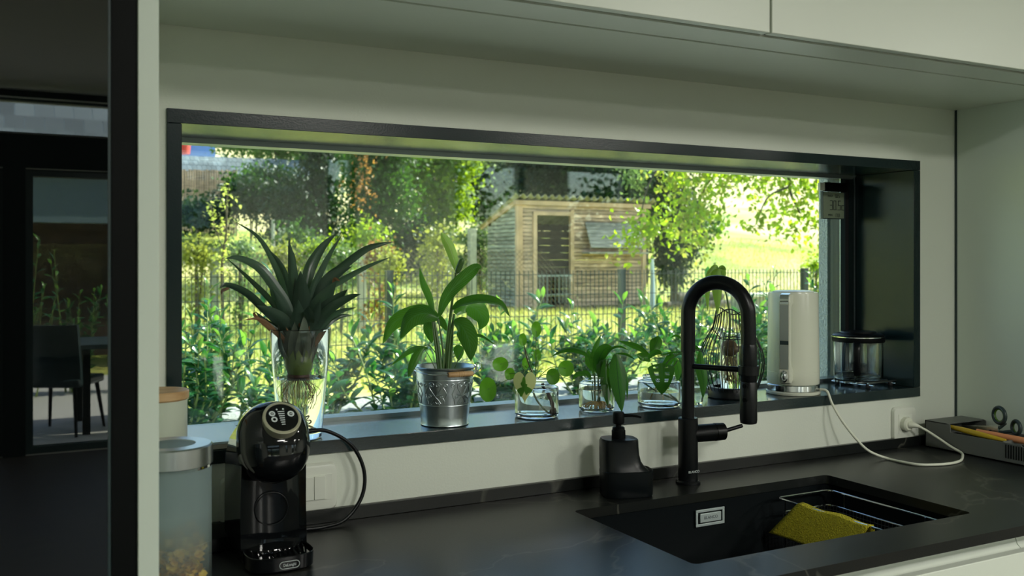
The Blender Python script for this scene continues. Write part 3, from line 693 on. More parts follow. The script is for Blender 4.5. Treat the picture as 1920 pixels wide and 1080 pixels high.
for k in range(720):
    a = random.random() * 2 * PI; r = .047 * math.sqrt(random.random()); z = .012 + random.random() ** 1.0 * (.100 + .01 * math.sin(3 * a))
    mt = Matrix.Translation((r * math.cos(a), r * math.sin(a), z)) @ Matrix.Rotation(random.random() * 6.28, 4, 'Z') @ Matrix.Rotation(random.uniform(-1.2, 1.2), 4, 'X')
    s = random.uniform(.005, .0095); vs = [mt @ Vector(v) for v in ((-s, -s * .5, .001), (0, -s * .8, -.001), (s, -s * .3, .0015), (s * .8, s * .6, -.0005), (-.1 * s, s * .8, .002), (-s * .9, s * .4, 0), (0, 0, -.003))]
    mb.add(vs, [(i, (i + 1) % 6, 6) for i in range(6)])
cf = link('cornflakes', mb, M['corn'], loc=(.205, -.372, CZ + .0003), kind='stuff'); props(cf, 'golden cornflakes heaped in the frosted glass canister', 'cereal')

# ---- wire basket and cloth in the sink
t = empty('sink_caddy', (1.60, -.34, CZ - .155), label='chrome wire basket hooked into the right half of the sink', category='basket')
O = tuple(t.location); bx0, bx1, by0, by1 = 1.544, 1.706, -.500, -.180
def loop(x0, x1, y0, y1, z, r, n=5): return [Vector((a - O[0], b - O[1], z - O[2])) for a, b in rr(x0, x1, y0, y1, r, n)]
def ringtube(pts, r): return MB().tube(pts + [pts[0]], r, 10)
zt_, zm, zb_ = CZ - .030, CZ - .062, CZ - .150
link('top_rail', ringtube(loop(bx0, bx1, by0, by1, zt_, .015), .0026), M['chrome'], t)
link('middle_rail', ringtube(loop(bx0 + .006, bx1 - .006, by0 + .006, by1 - .006, zm, .015), .0024), M['chrome'], t)
link('bottom_rail', ringtube(loop(bx0 + .014, bx1 - .014, by0 + .014, by1 - .014, zb_, .012), .0022), M['chrome'], t)
for x, y in ((bx0 + .006, by1 - .02), (bx0 + .006, by0 + .03), (bx1 - .004, by1 - .05), (bx1 - .004, by0 + .05)):
    link('upright', MB().tube([(x - O[0], y - O[1], zt_ - O[2]), (x - O[0], y - O[1], zb_ - O[2])], .0016, 8), M['chrome'], t)
mb = MB(); nx, ny, nz = 14, 30, 9
for k in range(ny + 1):
    y = by0 + .012 + (by1 - by0 - .024) * k / ny
    for x in (bx0 + .008, bx1 - .008): mb.tube([(x - O[0], y - O[1], zm - O[2]), (x + (.006 if x < 1.60 else -.006) - O[0], y - O[1], zb_ - O[2])], .0007, 4)
    mb.tube([(bx0 + .014 - O[0], y - O[1], zb_ - O[2]), (bx1 - .014 - O[0], y - O[1], zb_ - O[2])], .0007, 4)
for k in range(nx + 1):
    x = bx0 + .012 + (bx1 - bx0 - .024) * k / nx
    for y in (by0 + .008, by1 - .008): mb.tube([(x - O[0], y - O[1], zm - O[2]), (x - O[0], y - O[1], zb_ - O[2])], .0007, 4)
for k in range(1, nz):
    z = zm + (zb_ - zm) * k / nz; i_ = .008 + .006 * k / nz
    mb.tube(loop(bx0 + i_, bx1 - i_, by0 + i_, by1 - i_, z, .01, 3) + [loop(bx0 + i_, bx1 - i_, by0 + i_, by1 - i_, z, .01, 3)[0]], .0007, 4)
link('wire_mesh', mb, mat('dark_wire', (.16, .17, .17), .4, metal=1.0), t, kind='stuff')
# cloth folded over the left rail of the basket
pts = []; nu, nv = 18, 22; mb = MB()
for i in range(nu + 1):
    for j in range(nv + 1):
        s = j / nv; y = -.255 - .195 * (i / nu)        # along the rail, towards the front
        y2 = y + .07 * max(0, .72 - s) / .72 * (1 - .6 * i / nu)
        if s < .72: x = bx0 - .005 - .022 * (.72 - s) / .72; z = zt_ + .0045 - .078 * ((.72 - s) / .72) ** 1.05
        else: x = bx0 + .004 + .012 * ((s - .72) / .28); z = zt_ + .0045 - .05 * ((s - .72) / .28)
        z += .0022 * math.sin(y * 55 + s * 4) * (1 - abs(s - .72))
        mb.v.append((x - 1.54, y2 + .36, z - zt_))
for i in range(nu):
    for j in range(nv): a = i * (nv + 1) + j; mb.f.append((a, a + 1, a + nv + 2, a + nv + 1))
cl = link('dish_cloth', mb, M['cloth'], loc=(1.54, -.36, zt_)); sol = cl.modifiers.new('thickness', 'SOLIDIFY'); sol.thickness = .0018
props(cl, 'yellow dish cloth draped over the side of the wire basket', 'cloth')

# ---- grey organiser tray with scissors at the right end
t = empty('organizer_tray', (2.30, -.20, CZ + .0003), label='grey plastic organiser tray with stepped sides in the right corner', category='tray')
O = (2.30, -.20, CZ); ox0, ox1 = 2.222, 2.372; oy1, oy0 = -.03, -.50
mb = MB(); wl_ = .003
def step_wall(x0, x1):
    # side outline with two steps down towards the front (y, z)
    pr = [(oy1, 0), (oy1, .072), (-.102, .072), (-.108, .070), (-.110, .050), (-.31, .050), (-.316, .046), (-.318, .030), (oy0, .030), (oy0, 0)]
    mb.rings([[(x - O[0], y - O[1], z) for y, z in pr] for x in (x0, x1)])
step_wall(ox0, ox0 + wl_); step_wall(ox1 - wl_, ox1)
mb.box(ox0 - O[0], ox1 - O[0], oy1 - .003 - O[1], oy1 - O[1], 0, .072).box(ox0 - O[0], ox1 - O[0], oy0 - O[1], oy0 + .003 - O[1], 0, .030)
mb.box(ox0 - O[0], ox1 - O[0], oy0 - O[1], oy1 - O[1], 0, .003)
link('tray_shell', mb, M['grey_plastic'], t)
link('top_ledge', MB().box(ox0 - O[0], ox1 - O[0], -.10 - O[1], oy1 - O[1], .070, .0725), M['grey_plastic'], t)
link('divider', MB().box(ox0 + .003 - O[0], ox1 - .003 - O[0], -.262 - O[1], -.259 - O[1], .003, .052), M['grey_plastic'], t)
mb = MB()
for k in range(9): mb.box(ox0 - .0012 - O[0], ox0 - O[0], -.272 - k * .007 - O[1], -.2695 - k * .007 - O[1], .012, .046)
link('side_ribs', mb, M['black_matt'], t, kind='stuff')
M['yellow_plastic'] = mat('yellow_plastic', (.55, .38, .02), .4); M['peach'] = mat('peach_plastic', (.75, .30, .13), .5); M['green_grip'] = mat('green_grip', (.10, .22, .02), .4)
t = empty('scissors', (2.285, -.225, CZ + .075), label='scissors with dark green ring handles in the grey tray', category='scissors')
for k, (c, R_, sc_) in enumerate((((0.004, .020, .030), .0205, 1.0), ((0.012, -.022, .004), .0165, .9))):
    ring = [(c[0] + .010 * math.cos(a) * .5, c[1] + R_ * sc_ * math.cos(a), c[2] + R_ * math.sin(a)) for a in [2 * PI * i / 28 for i in range(29)]]
    hd = link('handle', MB().tube(ring, .0050, 12), M['frame_metal'], t)
    link('grip_insert', MB().tube([(x, c[1] + (y - c[1]) * .80, c[2] + (z - c[2]) * .80) for x, y, z in ring], .0026, 10), M['green_grip'], hd, label='green inner grip')
link('shank', MB().tube([(.006, .004, .012), (.004, .022, -.004), (0, .045, -.014)], .0045, 10, smooth=8).tube([(.014, -.008, -.008), (.006, .018, -.014), (0, .045, -.014)], .0042, 10, smooth=8), M['frame_metal'], t)
link('blade', MB().box(-.003, -.001, .02, .125, -.012, .000, Matrix.Rotation(math.radians(-5), 4, 'X')), M['steel'], t)
link('blade', MB().box(-.001, .001, .02, .125, -.006, .006, Matrix.Rotation(math.radians(-8), 4, 'X')), M['steel'], t)
o = link('peeler', MB().tube([(2.240, -.095, CZ + .062), (2.238, -.14, CZ + .060), (2.239, -.20, CZ + .055), (2.243, -.255, CZ + .050)], lambda s: .0055 + .002 * math.sin(PI * s), 14, smooth=14), M['yellow_plastic']); props(o, 'yellow plastic peeler handle lying on the left rim of the grey tray', 'peeler')
o = link('brush_handle', MB().tube([(2.262, -.16, CZ + .058), (2.266, -.22, CZ + .056), (2.270, -.30, CZ + .053), (2.272, -.325, CZ + .052)], lambda s: .007 + .0035 * s, 16, smooth=12), M['peach']); props(o, 'peach coloured brush handle lying under the scissors', 'brush')
o = link('knife', MB().box(-.008, .008, -.075, .075, 0, .020), M['black_matt'], loc=(2.236, -.185, CZ + .030)); bev(o, .003); props(o, 'black handled knife lying in the upper compartment of the grey tray', 'knife')
o = link('clip', MB().box(-.012, .012, -.035, .035, 0, .022), M['black_satin'], loc=(2.243, -.335, CZ + .0275)); bev(o, .005); props(o, 'black clip in the front compartment of the grey tray', 'clip')

# kettle cord
SZ = WZ0 + CT                                                   # top of the sill
pl = empty('power_plug', (2.162, -.012, CZ + .064), label='white round plug pushed into the outlet', category='plug')
link('plug_body', MB().lathe([(0, 0), (.0185, 0), (.0185, .014), (.015, .018), (0, .018)], 32, axis='Y'), M['white_plastic'], pl)
link('plug_neck', MB().tube([(0, -.016, 0), (.006, -.028, .0), (.018, -.034, -.004)], lambda s: .010 - .006 * s, 14, smooth=6), M['white_plastic'], pl)

# ================================================================ THINGS ON THE SILL
# ---- glass board at the left end
t = empty('glass_board', (.345, .095, SZ + .0003), label='pale board topped with a sheet of glass at the left end of the sill', category='board')
bev(link('base_slab', MB().box(-.062, .062, -.096, .096, 0, .009), mat('pale_slab', (.45, .43, .36), .5), t), .001)
bev(link('glass_sheet', MB().box(-.064, .064, -.098, .098, .0092, .0135), mat('frosted_sheet', (.60, .75, .80), .22, ior=1.5), t), .0008)

def plant(name, pos, px_scale, u0, v0, label, cat):
    """plant modelled in its own frame: x to the right, z up in millesteps of px_scale, y away"""
    t = empty(name, pos, rz=-YAW, label=label, category=cat)
    t['s'] = px_scale
    def q(u, v, y=0.0): return Vector(((u - u0) * px_scale, y, (v0 - v) * px_scale))
    return t, q
def leaf(t, q, pts, w_, m, prof='lance', y=(0, 0), tw=0, fold=.25, name='leaf', wave=0.0, n=12, normal=(0, -1, 0), label=None, s=.0011):
    k = len(pts) - 1
    P = [q(u, v, y[0] + (y[1] - y[0]) * (i / k)) for i, (u, v) in enumerate(pts)]
    return link(name, leaf_mesh(name, P, w_ * s, prof, fold, n, tw, normal, wave), M[m], t, label=label)

# ---- tapered glass vase with rooting pineapple crown
VX, VY, VS = .510, .048, 1.887 / 1793
t = empty('glass_vase', (VX, VY, SZ + .0003), label='tall tapered glass vase of water holding the pineapple crown', category='vase')
link('vase_wall', MB().lathe([(0, 0), (.040, 0), (.0425, .003), (.0605, .214), (.060, .2155), (.058, .214), (.0405, .014), (0, .011)], 64), M['glass'], t)
link('water', MB().lathe([(0, .0115), (.0400, .0143), (.0495, .118), (0, .118)], 64), M['water'], t)
p, q = plant('pineapple_crown', (VX, VY, SZ), VS, 565, 822, 'rooting pineapple crown with long dark spiky leaves in the tall vase', 'plant')
link('stem', MB().tube([q(563, 706), q(563, 690), q(564, 660), q(566, 625), q(566, 600)], lambda s_: .019 + .010 * math.sin(PI * min(1, s_ * 1.1)) - .012 * max(0, s_ - .7), 20, smooth=12), mat('crown_stub', (.16, .24, .05), .5, col2=(.10, .14, .05), vscale=40), p)
link('root_collar', MB().lathe([(0, -.004), (.020, -.003), (.0225, 0), (.0215, .004), (.017, .007), (0, .007)], 24, c=tuple(q(562, 707))), M['dark_stem'], p)
CR = [([(433,414),(480,444),(512,493),(535,548),(556,612)],11,.03,.4),([(437,486),(459,484),(496,502),(524,539),(545,575),(560,630)],18,-.05,.3),([(421,482),(459,516),(491,546),(514,571),(548,620)],10,.01,.3),
 ([(433,540),(443,534),(473,548),(500,576),(528,608),(556,652)],17,-.07,-.5),([(509,467),(528,493),(542,527),(558,600)],12,-.02,-.6),([(542,472),(548,502),(558,600)],9,.05,0),
 ([(550,449),(554,493),(557,548),(562,640)],18,-.03,0),([(574,508),(573,540),(571,580),(566,650)],30,-.04,0),([(629,435),(605,460),(586,493),(577,525),(568,600)],21,.04,.6),([(646,438),(623,474),(602,516),(588,548),(572,620)],12,.0,.3),
 ([(734,454),(712,458),(681,469),(639,502),(607,530),(572,615)],15,.05,-.3),([(734,482),(690,500),(644,525),(610,550),(576,625)],12,.03,-.3),([(663,500),(632,516),(607,543),(574,620)],23,.0,.2),([(641,526),(618,557),(598,590),(570,650)],34,-.04,.2),
 ([(663,542),(644,557),(607,585),(572,645)],17,-.05,.5),([(690,550),(667,557),(632,576),(607,601),(573,655)],17,-.07,.2),([(673,577),(640,585),(612,604),(574,660)],12,-.01,-.5),([(658,594),(632,597),(610,613),(576,665)],12,.04,-.3),
 ([(491,583),(505,601),(528,622),(556,662)],12,-.04,.3),([(498,571),(520,586),(545,612),(560,662)],26,-.06,-.2),([(496,520),(512,548),(528,581),(556,645)],24,.03,0),([(595,572),(590,590),(580,608),(568,660)],27,-.07,0),([(573,560),(570,590),(567,625),(564,668)],30,-.055,0),
 ([(520,540),(535,575),(548,610),(560,655)],24,-.03,-.2),([(560,520),(562,560),(563,600),(564,650)],22,-.02,0),([(612,560),(600,590),(585,620),(570,660)],24,-.045,.2)]
for i, (pts, wd, dy, tw) in enumerate(CR):
    leaf(p, q, pts[::-1], wd * 1.15, 'crown', 'strap', y=(-.004 + dy * .1, dy * 1.0), tw=tw * 40, fold=.35, s=VS, n=16)
for pts, wd, dy in (([(470,599),(496,597),(517,613),(552,655)],8,-.05),([(572,604),(563,625),(558,668)],15,-.035),([(590,610),(580,630),(568,665)],14,-.035),([(545,612),(553,640),(560,675)],12,-.03),([(616,622),(598,640),(572,675)],14,-.01),([(496,584),(490,590),(510,612),(545,650)],8,-.055),([(437,552),(432,545),(437,540)],7,-.07),([(644,528),(633,524),(628,532)],7,-.02)):
    leaf(p, q, pts[::-1], wd, 'dry', 'strap', y=(dy * .3, dy), fold=.3, s=VS, name='dry_leaf', label='dried brown leaf')
for i in range(14):
    a = 2 * PI * i / 14 + .2; r1 = .032 + .006 * (i % 3)
    b0 = q(564, 696 - (i % 4) * 5); P = [b0 + Vector((math.cos(a) * .016, math.sin(a) * .016, 0)), b0 + Vector((math.cos(a) * .024, math.sin(a) * .024, .022)), b0 + Vector((math.cos(a) * r1 * .85, math.sin(a) * r1 * .85, .050)), b0 + Vector((math.cos(a) * r1, math.sin(a) * r1, .078 + .01 * (i % 3)))]
    link('base_leaf', leaf_mesh('base_leaf', P, .030, 'lance', -.25, 10, 0, (math.cos(a), math.sin(a), .2)), M['crown_base'], p)
mb = MB()
for i in range(44):
    a = random.random() * 6.28; r0 = .006 + .014 * random.random(); b0 = q(562, 712); L = random.uniform(.03, .062)
    d_ = Vector((math.cos(a), math.sin(a), 0)); sgn = random.uniform(-.008, .012)
    mb.tube([b0 + d_ * r0, b0 + d_ * (r0 + .008 + sgn * .4) + Vector((0, 0, -L * .3)), b0 + d_ * (r0 + .010 + sgn) + Vector((0, 0, -L * .65)), b0 + d_ * (r0 + .004 + sgn) + Vector((0, 0, -L))], .00042, 5, smooth=8)
link('roots', mb, M['root'], p, kind='stuff')
mb = MB()
for k in range(4): mb.tube([((.022 - k * .003) * math.cos(a_ + k), (.022 - k * .003) * math.sin(a_ + k), .020 + .008 * k + .004 * math.sin(2 * a_)) for a_ in [i * .4 for i in range(18)]], .0012, 6)
link('coiled_root', mb, M['pale_root'], p)

# ---- embossed zinc bucket with wooden grip
BX, BY, BS = .828, .062, 2.04 / 1793
t = empty('zinc_bucket', (BX, BY, SZ + .0003), rz=-YAW, label='embossed zinc bucket with a wooden grip holding the peace lily', category='bucket')
def br(z): return .0495 + .0135 * z / .122
link('bucket_wall', MB().lathe([(0, .003), (.049, .003), (.0505, 0), (.0515, .001), (.0505, .004), (br(.02), .02), (br(.118), .118), (br(.12) + .002, .120), (br(.12) + .0026, .1225), (br(.12) + .001, .1245), (br(.12) - .001, .122), (br(.02) - .0012, .02), (.047, .005), (0, .005)], 72), M['zinc'], t)
em = MB()
def on_cyl(a0, pts, r_=.0009):
    em.tube([((br(z) + .0004) * math.sin(a0 + x / .056), -(br(z) + .0004) * math.cos(a0 + x / .056), z) for x, z in pts], r_, 6)
def spiral(cx, cz, r, turns, a0, sg=1): return [(cx + sg * (r * (1 - .85 * i / 26)) * math.cos(a0 + turns * 6.28 * i / 26), cz + (r * (1 - .85 * i / 26)) * math.sin(a0 + turns * 6.28 * i / 26)) for i in range(27)]
for k in range(6):
    a0 = 2 * PI * k / 6 - .28
    for sg in (-1, 1):
        on_cyl(a0, [(0, .064), (sg * .007, .074), (sg * .0125, .083), (sg * .0125, .091)] + spiral(sg * .0065, .0885, .0062, 1.2, .3, sg))
        on_cyl(a0, [(0, .064), (sg * .006, .058), (sg * .0115, .050), (sg * .009, .047), (sg * .005, .052)])
        on_cyl(a0, [(sg * .003, .066), (sg * .010, .068)] + spiral(sg * .0135, .0645, .0045, 1.1, 1.5, sg))
        on_cyl(a0, [(sg * .020, .060), (sg * .024, .070), (sg * .020, .079), (sg * .017, .084)])
        on_cyl(a0, spiral(sg * .0215, .0885, .0048, 1.0, -1, sg)); on_cyl(a0, [(sg * .017, .048), (sg * .019, .056), (sg * .016, .061)])
    on_cyl(a0, [(-.003, .049), (0, .053), (.003, .049)])
for z in (.0445, .0985): em.tube([((br(z) + .0002) * math.cos(a), (br(z) + .0002) * math.sin(a), z) for a in [2 * PI * i / 72 for i in range(73)]], .0006, 5)
link('embossed_scrollwork', em, M['zinc'], t, kind='stuff')
for sg in (-1, 1):
    link('handle_ear', MB().tube([(sg * (br(.11) - .001), 0, .105), (sg * (br(.12) + .003), 0, .112), (sg * (br(.12) + .0045), 0, .122), (sg * (br(.12) + .001), 0, .127)], .0022, 8, smooth=8), M['zinc'], t)
e1, e2 = Vector((-.068, 0, .121)), Vector((.068, 0, .124))
g1, g2 = Vector((.012, -.068, .112)), Vector((.062, -.040, .112))
bl = link('bail_wire', MB().tube([e1, (-.060, -.030, .117), (-.030, -.062, .112), g1], .0011, 8, smooth=20).tube([g2, (.074, -.026, .118), (.076, -.004, .128), (.070, .0, .131), e2], .0011, 8, smooth=20), M['chrome'], t)
dg_ = (g2 - g1)
pr = [(.0, .0045), (.03, .0056), (.38, .0062), (.40, .0054), (.42, .0062), (.47, .0062), (.50, .0054), (.53, .0062), (.57, .0062), (.59, .0054), (.61, .0062), (.97, .0056), (1, .0045)]
mb = MB(); T_ = dg_.normalized(); N_ = Vector((0, 0, 1)); B_ = T_.cross(N_)
mb.rings([[g1 + dg_ * s_ + (N_ * math.cos(2 * PI * j / 20) + B_ * math.sin(2 * PI * j / 20)) * r_ for j in range(20)] for s_, r_ in pr])
link('wooden_grip', mb, M['wood_light'], t, label='turned wooden grip')
o = link('potting_soil', MB().lathe([(0, .098), (br(.096) - .002, .096), (br(.08) - .002, .08), (0, .08)], 40), M['dark_stem'], loc=(BX, BY, SZ)); props(o, 'dark potting soil filling the zinc bucket', 'soil', kind='stuff')

# ---- peace lily
p, q = plant('peace_lily', (BX, BY, SZ), BS, 832, 797, 'peace lily with drooping leaves and a green flower in the zinc bucket', 'plant')
link('flower_stem', MB().tube([q(834, 700), q(838, 640, -.005), q(846, 570, -.005), q(853, 512, -.005)], lambda s_: .0042 - .002 * s_, 10, smooth=12), M['green_stem'], p)
for a in (([(826,700),(820,650),(812,602)], .0050), ([(822,700),(814,640),(808,597),(800,590)], .0034), ([(838,700),(842,640),(850,590)], .0042), ([(842,700),(846,650),(848,605)], .003), ([(818,700),(806,675),(793,655)], .0013), ([(828,700),(820,672),(803,650),(792,652)], .0013), ([(848,700),(858,675),(868,655)], .0014), ([(830,700),(829,660),(820,600)], .0028)):
    link('petiole', MB().tube([q(u, v, -.008 + .004 * i) for i, (u, v) in enumerate(a[0])], (lambda r0: (lambda s_: r0 * (1 - .45 * s_)))(a[1]), 8, smooth=10), M['green_stem'], p)
LL = [([(820,598),(796,586),(765,592),(735,608),(717,646)],36,.03,-.02,20),([(820,598),(795,588),(772,598),(755,633)],40,-.01,-.07,25),([(803,602),(800,622),(804,650)],25,.03,.05,10),([(812,596),(803,562),(790,532),(783,503)],14,.0,.02,0),
 ([(822,594),(832,566),(848,542),(878,514),(893,502),(903,503)],25,-.01,-.03,0),([(848,582),(866,570),(900,562),(936,568),(956,592)],25,-.02,-.09,45),([(852,590),(872,574),(893,584),(903,605),(896,624)],38,.0,.05,-10),([(850,603),(866,612),(880,640),(884,674)],38,-.03,-.06,10),
 ([(866,655),(880,640),(898,634),(930,653)],12,.02,.03,50),([(800,655),(780,656),(760,664),(725,692)],13,.0,.03,30),([(793,653),(782,665),(773,685),(767,706)],17,-.02,-.04,10),([(856,650),(857,665),(856,684)],20,.03,.05,0),([(836,622),(824,606),(812,600),(806,612)],16,.02,.05,0)]
for pts, wd, y0, y1, tw in LL: leaf(p, q, pts, wd, 'lily', 'lance', y=(y0 * .5, y1), tw=tw, fold=.28, s=BS, n=18)
leaf(p, q, [(854,510),(850,490),(841,464),(831,446),(826,436)], 19, 'spathe', 'lance', y=(0, .0), fold=.5, s=BS, name='spathe', label='pale green spathe')
sp = MB(); a_, b_ = q(855, 514, -.008), q(867, 485, -.012)
sp.tube([a_, a_.lerp(b_, .2), a_.lerp(b_, .8), b_], lambda s_: .0052 * (1 - abs(2 * s_ - 1) ** 3) + .0012, 12, smooth=14)
T_ = (b_ - a_).normalized(); N_ = T_.orthogonal().normalized(); B_ = T_.cross(N_)
for k in range(110):
    s_ = (k + .5) / 110; an = k * 2.4; d_ = N_ * math.cos(an) + B_ * math.sin(an); c_ = a_.lerp(b_, s_) + d_ * .0052 * (1 - abs(2 * s_ - 1) ** 3)
    sp.tube([c_, c_ + d_ * .0024], lambda s2: .0009 * (1 - s2 * .8), 5)
link('spadix', sp, M['green_stem'], p)

# ---- little jars
def jar(name, label, x, y, r, h, neck, water, lipr=None):
    t = empty(name, (x, y, SZ + .0003), label=label, category='jar'); nr = r * neck
    link('jar_wall', MB().lathe([(0, .001), (r - .005, 0), (r - .001, .003), (r, .008), (r, h * .76), (r * .985, h * .80), (nr + .001, h * .87), (nr, h * .89), (nr, h - .004), (nr + .0018, h - .003), (nr + .0018, h), (nr - .0012, h), (nr - .0018, h * .88), (r - .0035, h * .78), (r - .0028, .009), (r - .006, .0055), (0, .0065)], 56), M['glass'], t)
    wr = r - .0033
    link('water', MB().lathe([(0, .0070), (r - .0065, .0062), (wr, .010), (wr, h * water), (0, h * water)], 56), M['water'], t)
    return t
def plantq(nm, x, y, d_, u0, v0, lb): return plant(nm, (x, y, SZ), d_ / 1793, u0, v0, lb, 'plant')
def disc_leaf(p, q, u, v, rx, ry, y, tilt, m='pilea', s=.0012, rot=0):
    mb = MB(); c = q(u, v, y); n_ = 20; vs = [c + Vector((0, .0015, 0))]
    Rm = Matrix.Rotation(rot, 3, 'Y') @ Matrix.Rotation(tilt, 3, 'Z')
    for k, f in ((1, .5), (2, 1.0)):
        for j in range(n_):
            a = 2 * PI * j / n_; vs.append(c + Rm @ Vector((rx * s * f * math.cos(a), -.0025 * f * f + .0012 * math.sin(3 * a) * f, ry * s * f * math.sin(a))))
    fs = [(0, 1 + j, 1 + (j + 1) % n_) for j in range(n_)] + [(1 + j, 21 + j, 21 + (j + 1) % n_, 1 + (j + 1) % n_) for j in range(n_)]
    mb.add(vs, fs); return link('leaf', mb, M[m], p)
J1 = (1.052, .058); S1 = 2.151 / 1793
jar('glass_jar', 'round glass jar of water with the round-leaved cutting beside the bucket', *J1, .0495, .082, .72, .70)
p, q = plantq('pilea_cutting', *J1, 2.151, 1008, 781, 'cutting with round coin-shaped leaves in the glass jar beside the bucket')
for u, v, rx, ry, y, tl, st in ((1007,618,9.5,15,0,.2,(1006,712)),(981,637,8,12,-.01,.3,(1003,700)),(1009,669,8,11,.03,.4,(1005,705)),(940,682,15,13.5,-.02,.1,(1000,708)),(917,728,16,23,-.03,0,(998,712)),(957,705,10,12,.03,.2,(1000,712)),(986,685,7,12,.02,.5,(1003,708)),(1063,692,15,15.5,.0,.1,(1010,710)),(1037,704,13,15.5,-.03,.2,(1010,712))):
    disc_leaf(p, q, u, v, rx, ry, y, tl, s=S1)
    dx = -9 if u > 1030 else (9 if u < 965 else 0)
    link('petiole', MB().tube([q(*st), q((u + st[0]) / 2 + dx * .2, min(v, st[1]) - 2 if abs(u - 1005) > 25 else (v + st[1]) / 2, y / 2), q(u, v + (4 if abs(u - 1005) < 30 else 0), y + .0008)], .0008, 6, smooth=10), M['green_stem'], p)
link('main_stem', MB().tube([q(1006, 714), q(1000, 700, .0), q(990, 675, 0), q(985, 650, -.005)], .0013, 6, smooth=8), M['dark_stem'], p)
link('old_stem', MB().tube([q(1019, 722), q(1024, 738), q(1030, 756), q(1032, 774)], lambda s_: .0034 + .0006 * math.sin(s_ * 30), 10, smooth=16), M['dark_stem'], p)
link('stem_knob', MB().lathe([(0, -.007), (.006, -.004), (.0075, .002), (.004, .009), (0, .010)], 12, c=tuple(q(1032, 772))), M['dark_stem'], p)
link('green_shoot', MB().tube([q(1000, 722, -.01), q(1006, 745, -.01), q(1018, 765, -.005), q(1028, 775)], .0018, 8, smooth=10), M['green_stem'], p)
# variegated heart leaf hanging over the jar
M['cream_leaf'] = leaf_mat('cream_leaf', (.55, .58, .24), (.60, .64, .22), .4, .35, rnd=.05)
h1 = link('leaf', heart_mesh('variegated_leaf', q(985, 722, -.058), 42 * S1, 58 * S1), M['cream_leaf'], p, label='cream-edged heart-shaped leaf')
h2 = link('green_patch', heart_mesh('green_patch', q(984, 722, -.0592), 34 * S1, 50 * S1, out=lambda t: (.55 + .22 * math.cos(3 * t + .4) + .12 * math.cos(7 * t)) * (1.05 if math.cos(t) < 0 else .95)), M['pilea'], h1)

J2 = (1.217, .066); S2 = 2.235 / 1793
jar('glass_jar', 'small glass jar with amber roots and long drooping leaves', *J2, .0415, .080, .76, .62)
p, q = plantq('bamboo_cutting', *J2, 2.235, 1120, 770, 'leafy cutting with long pointed drooping leaves in the small rooty jar')
for pts, wd, y0, y1, tw in (([(1112,674),(1089,659),(1062,657),(1036,671)],15,0,.02,50),([(1115,705),(1114,680),(1119,655),(1131,628)],12,0,.02,0),([(1122,700),(1124,675),(1134,655),(1147,649)],24,0,-.02,10),([(1136,672),(1146,656),(1160,650),(1176,654)],14,-.01,-.05,60),([(1153,662),(1155,690),(1158,725),(1163,768)],31,-.035,-.052,0),([(1136,672),(1134,700),(1136,730),(1138,758)],19,-.02,-.045,0),([(1158,668),(1167,690),(1173,715),(1174,746)],8,-.03,-.04,0),([(1154,663),(1172,664),(1190,673)],8,-.02,-.03,50),([(1106,716),(1097,703),(1083,704),(1074,716)],10,0,.01,20),([(1110,720),(1104,706),(1096,698)],12,.02,.03,0),([(1118,700),(1109,680),(1106,660)],18,.02,.03,0),([(1124,712),(1127,690),(1126,668),(1132,660)],16,-.01,0,0)):
    leaf(p, q, pts, wd, 'sprout', 'lance', y=(y0, y1), tw=tw, fold=.25, s=S2, n=14)
for k, a in enumerate(([(1118,752),(1117,725),(1116,700)],[(1124,752),(1123,720),(1124,695)],[(1121,752),(1128,715),(1140,672)],[(1122,752),(1134,700),(1153,663)],[(1114,750),(1112,728),(1112,716)])):
    link('stalk', MB().tube([q(u, v, -.002 * k - (.03 if k in (2, 3) and i == 2 else 0)) for i, (u, v) in enumerate(a)], .0020 if k < 2 else .0012, 8, smooth=10), M['green_stem'], p)
mb = MB()
for i in range(34):
    a = random.random() * 6.28; L = random.uniform(.012, .034); b0 = q(1120 + random.uniform(-8, 8), 752); d_ = Vector((math.cos(a), math.sin(a), 0))
    mb.tube([b0, b0 + d_ * L * .45 + Vector((0, 0, -.002)), b0 + d_ * L * .85 + Vector((0, 0, -.009)), b0 + d_ * min(L, .033) + Vector((0, 0, -.0145))], .0011, 5, smooth=7)
link('roots', mb, mat('amber_root', (.80, .45, .10), .5), p, kind='stuff')

J3 = (1.391, .058); S3 = 2.309 / 1793
jar('glass_jar', 'wide glass jar with diagonal stems left of the tap', *J3, .0515, .072, .74, .48)
p, q = plantq('swiss_cheese_vine', *J3, 2.309, 1238, 761, 'swiss cheese vine cutting with a holed leaf in the wide glass jar')
def holed_leaf(c, w_, h_, y):
    mb = MB(); nu_, nv_ = 16, 18
    for i in range(nv_ + 1):
        t_ = i / nv_; hw_ = max(.02, min(1, (t_ / .16) ** .5) * (1 - t_ ** 1.7) ** .75) * w_ / 2 * S3
        for j in range(nu_ + 1):
            s_ = -1 + 2 * j / nu_; P_ = q(c[0] + 2 * math.sin(t_ * 2), c[1] - h_ / 2 + h_ * t_, y - .004 * math.sin(PI * t_)) + Vector((s_ * hw_, .15 * abs(s_) * hw_, 0)); mb.v.append(P_)
    for i in range(nv_):
        for j in range(nu_):
            s_, t_ = abs(-1 + 2 * (j + .5) / nu_), (i + .5) / nv_
            if .2 < s_ < .62 and .12 < t_ < .75 and (i % 4) in (1, 2) and j not in (7, 8): continue
            a = i * (nu_ + 1) + j; mb.f.append((a, a + 1, a + nu_ + 2, a + nu_ + 1))
    return mb
link('leaf', holed_leaf((1235, 706), 52, 57, -.054), M['sprout'], p, label='broad leaf pierced by oval holes')
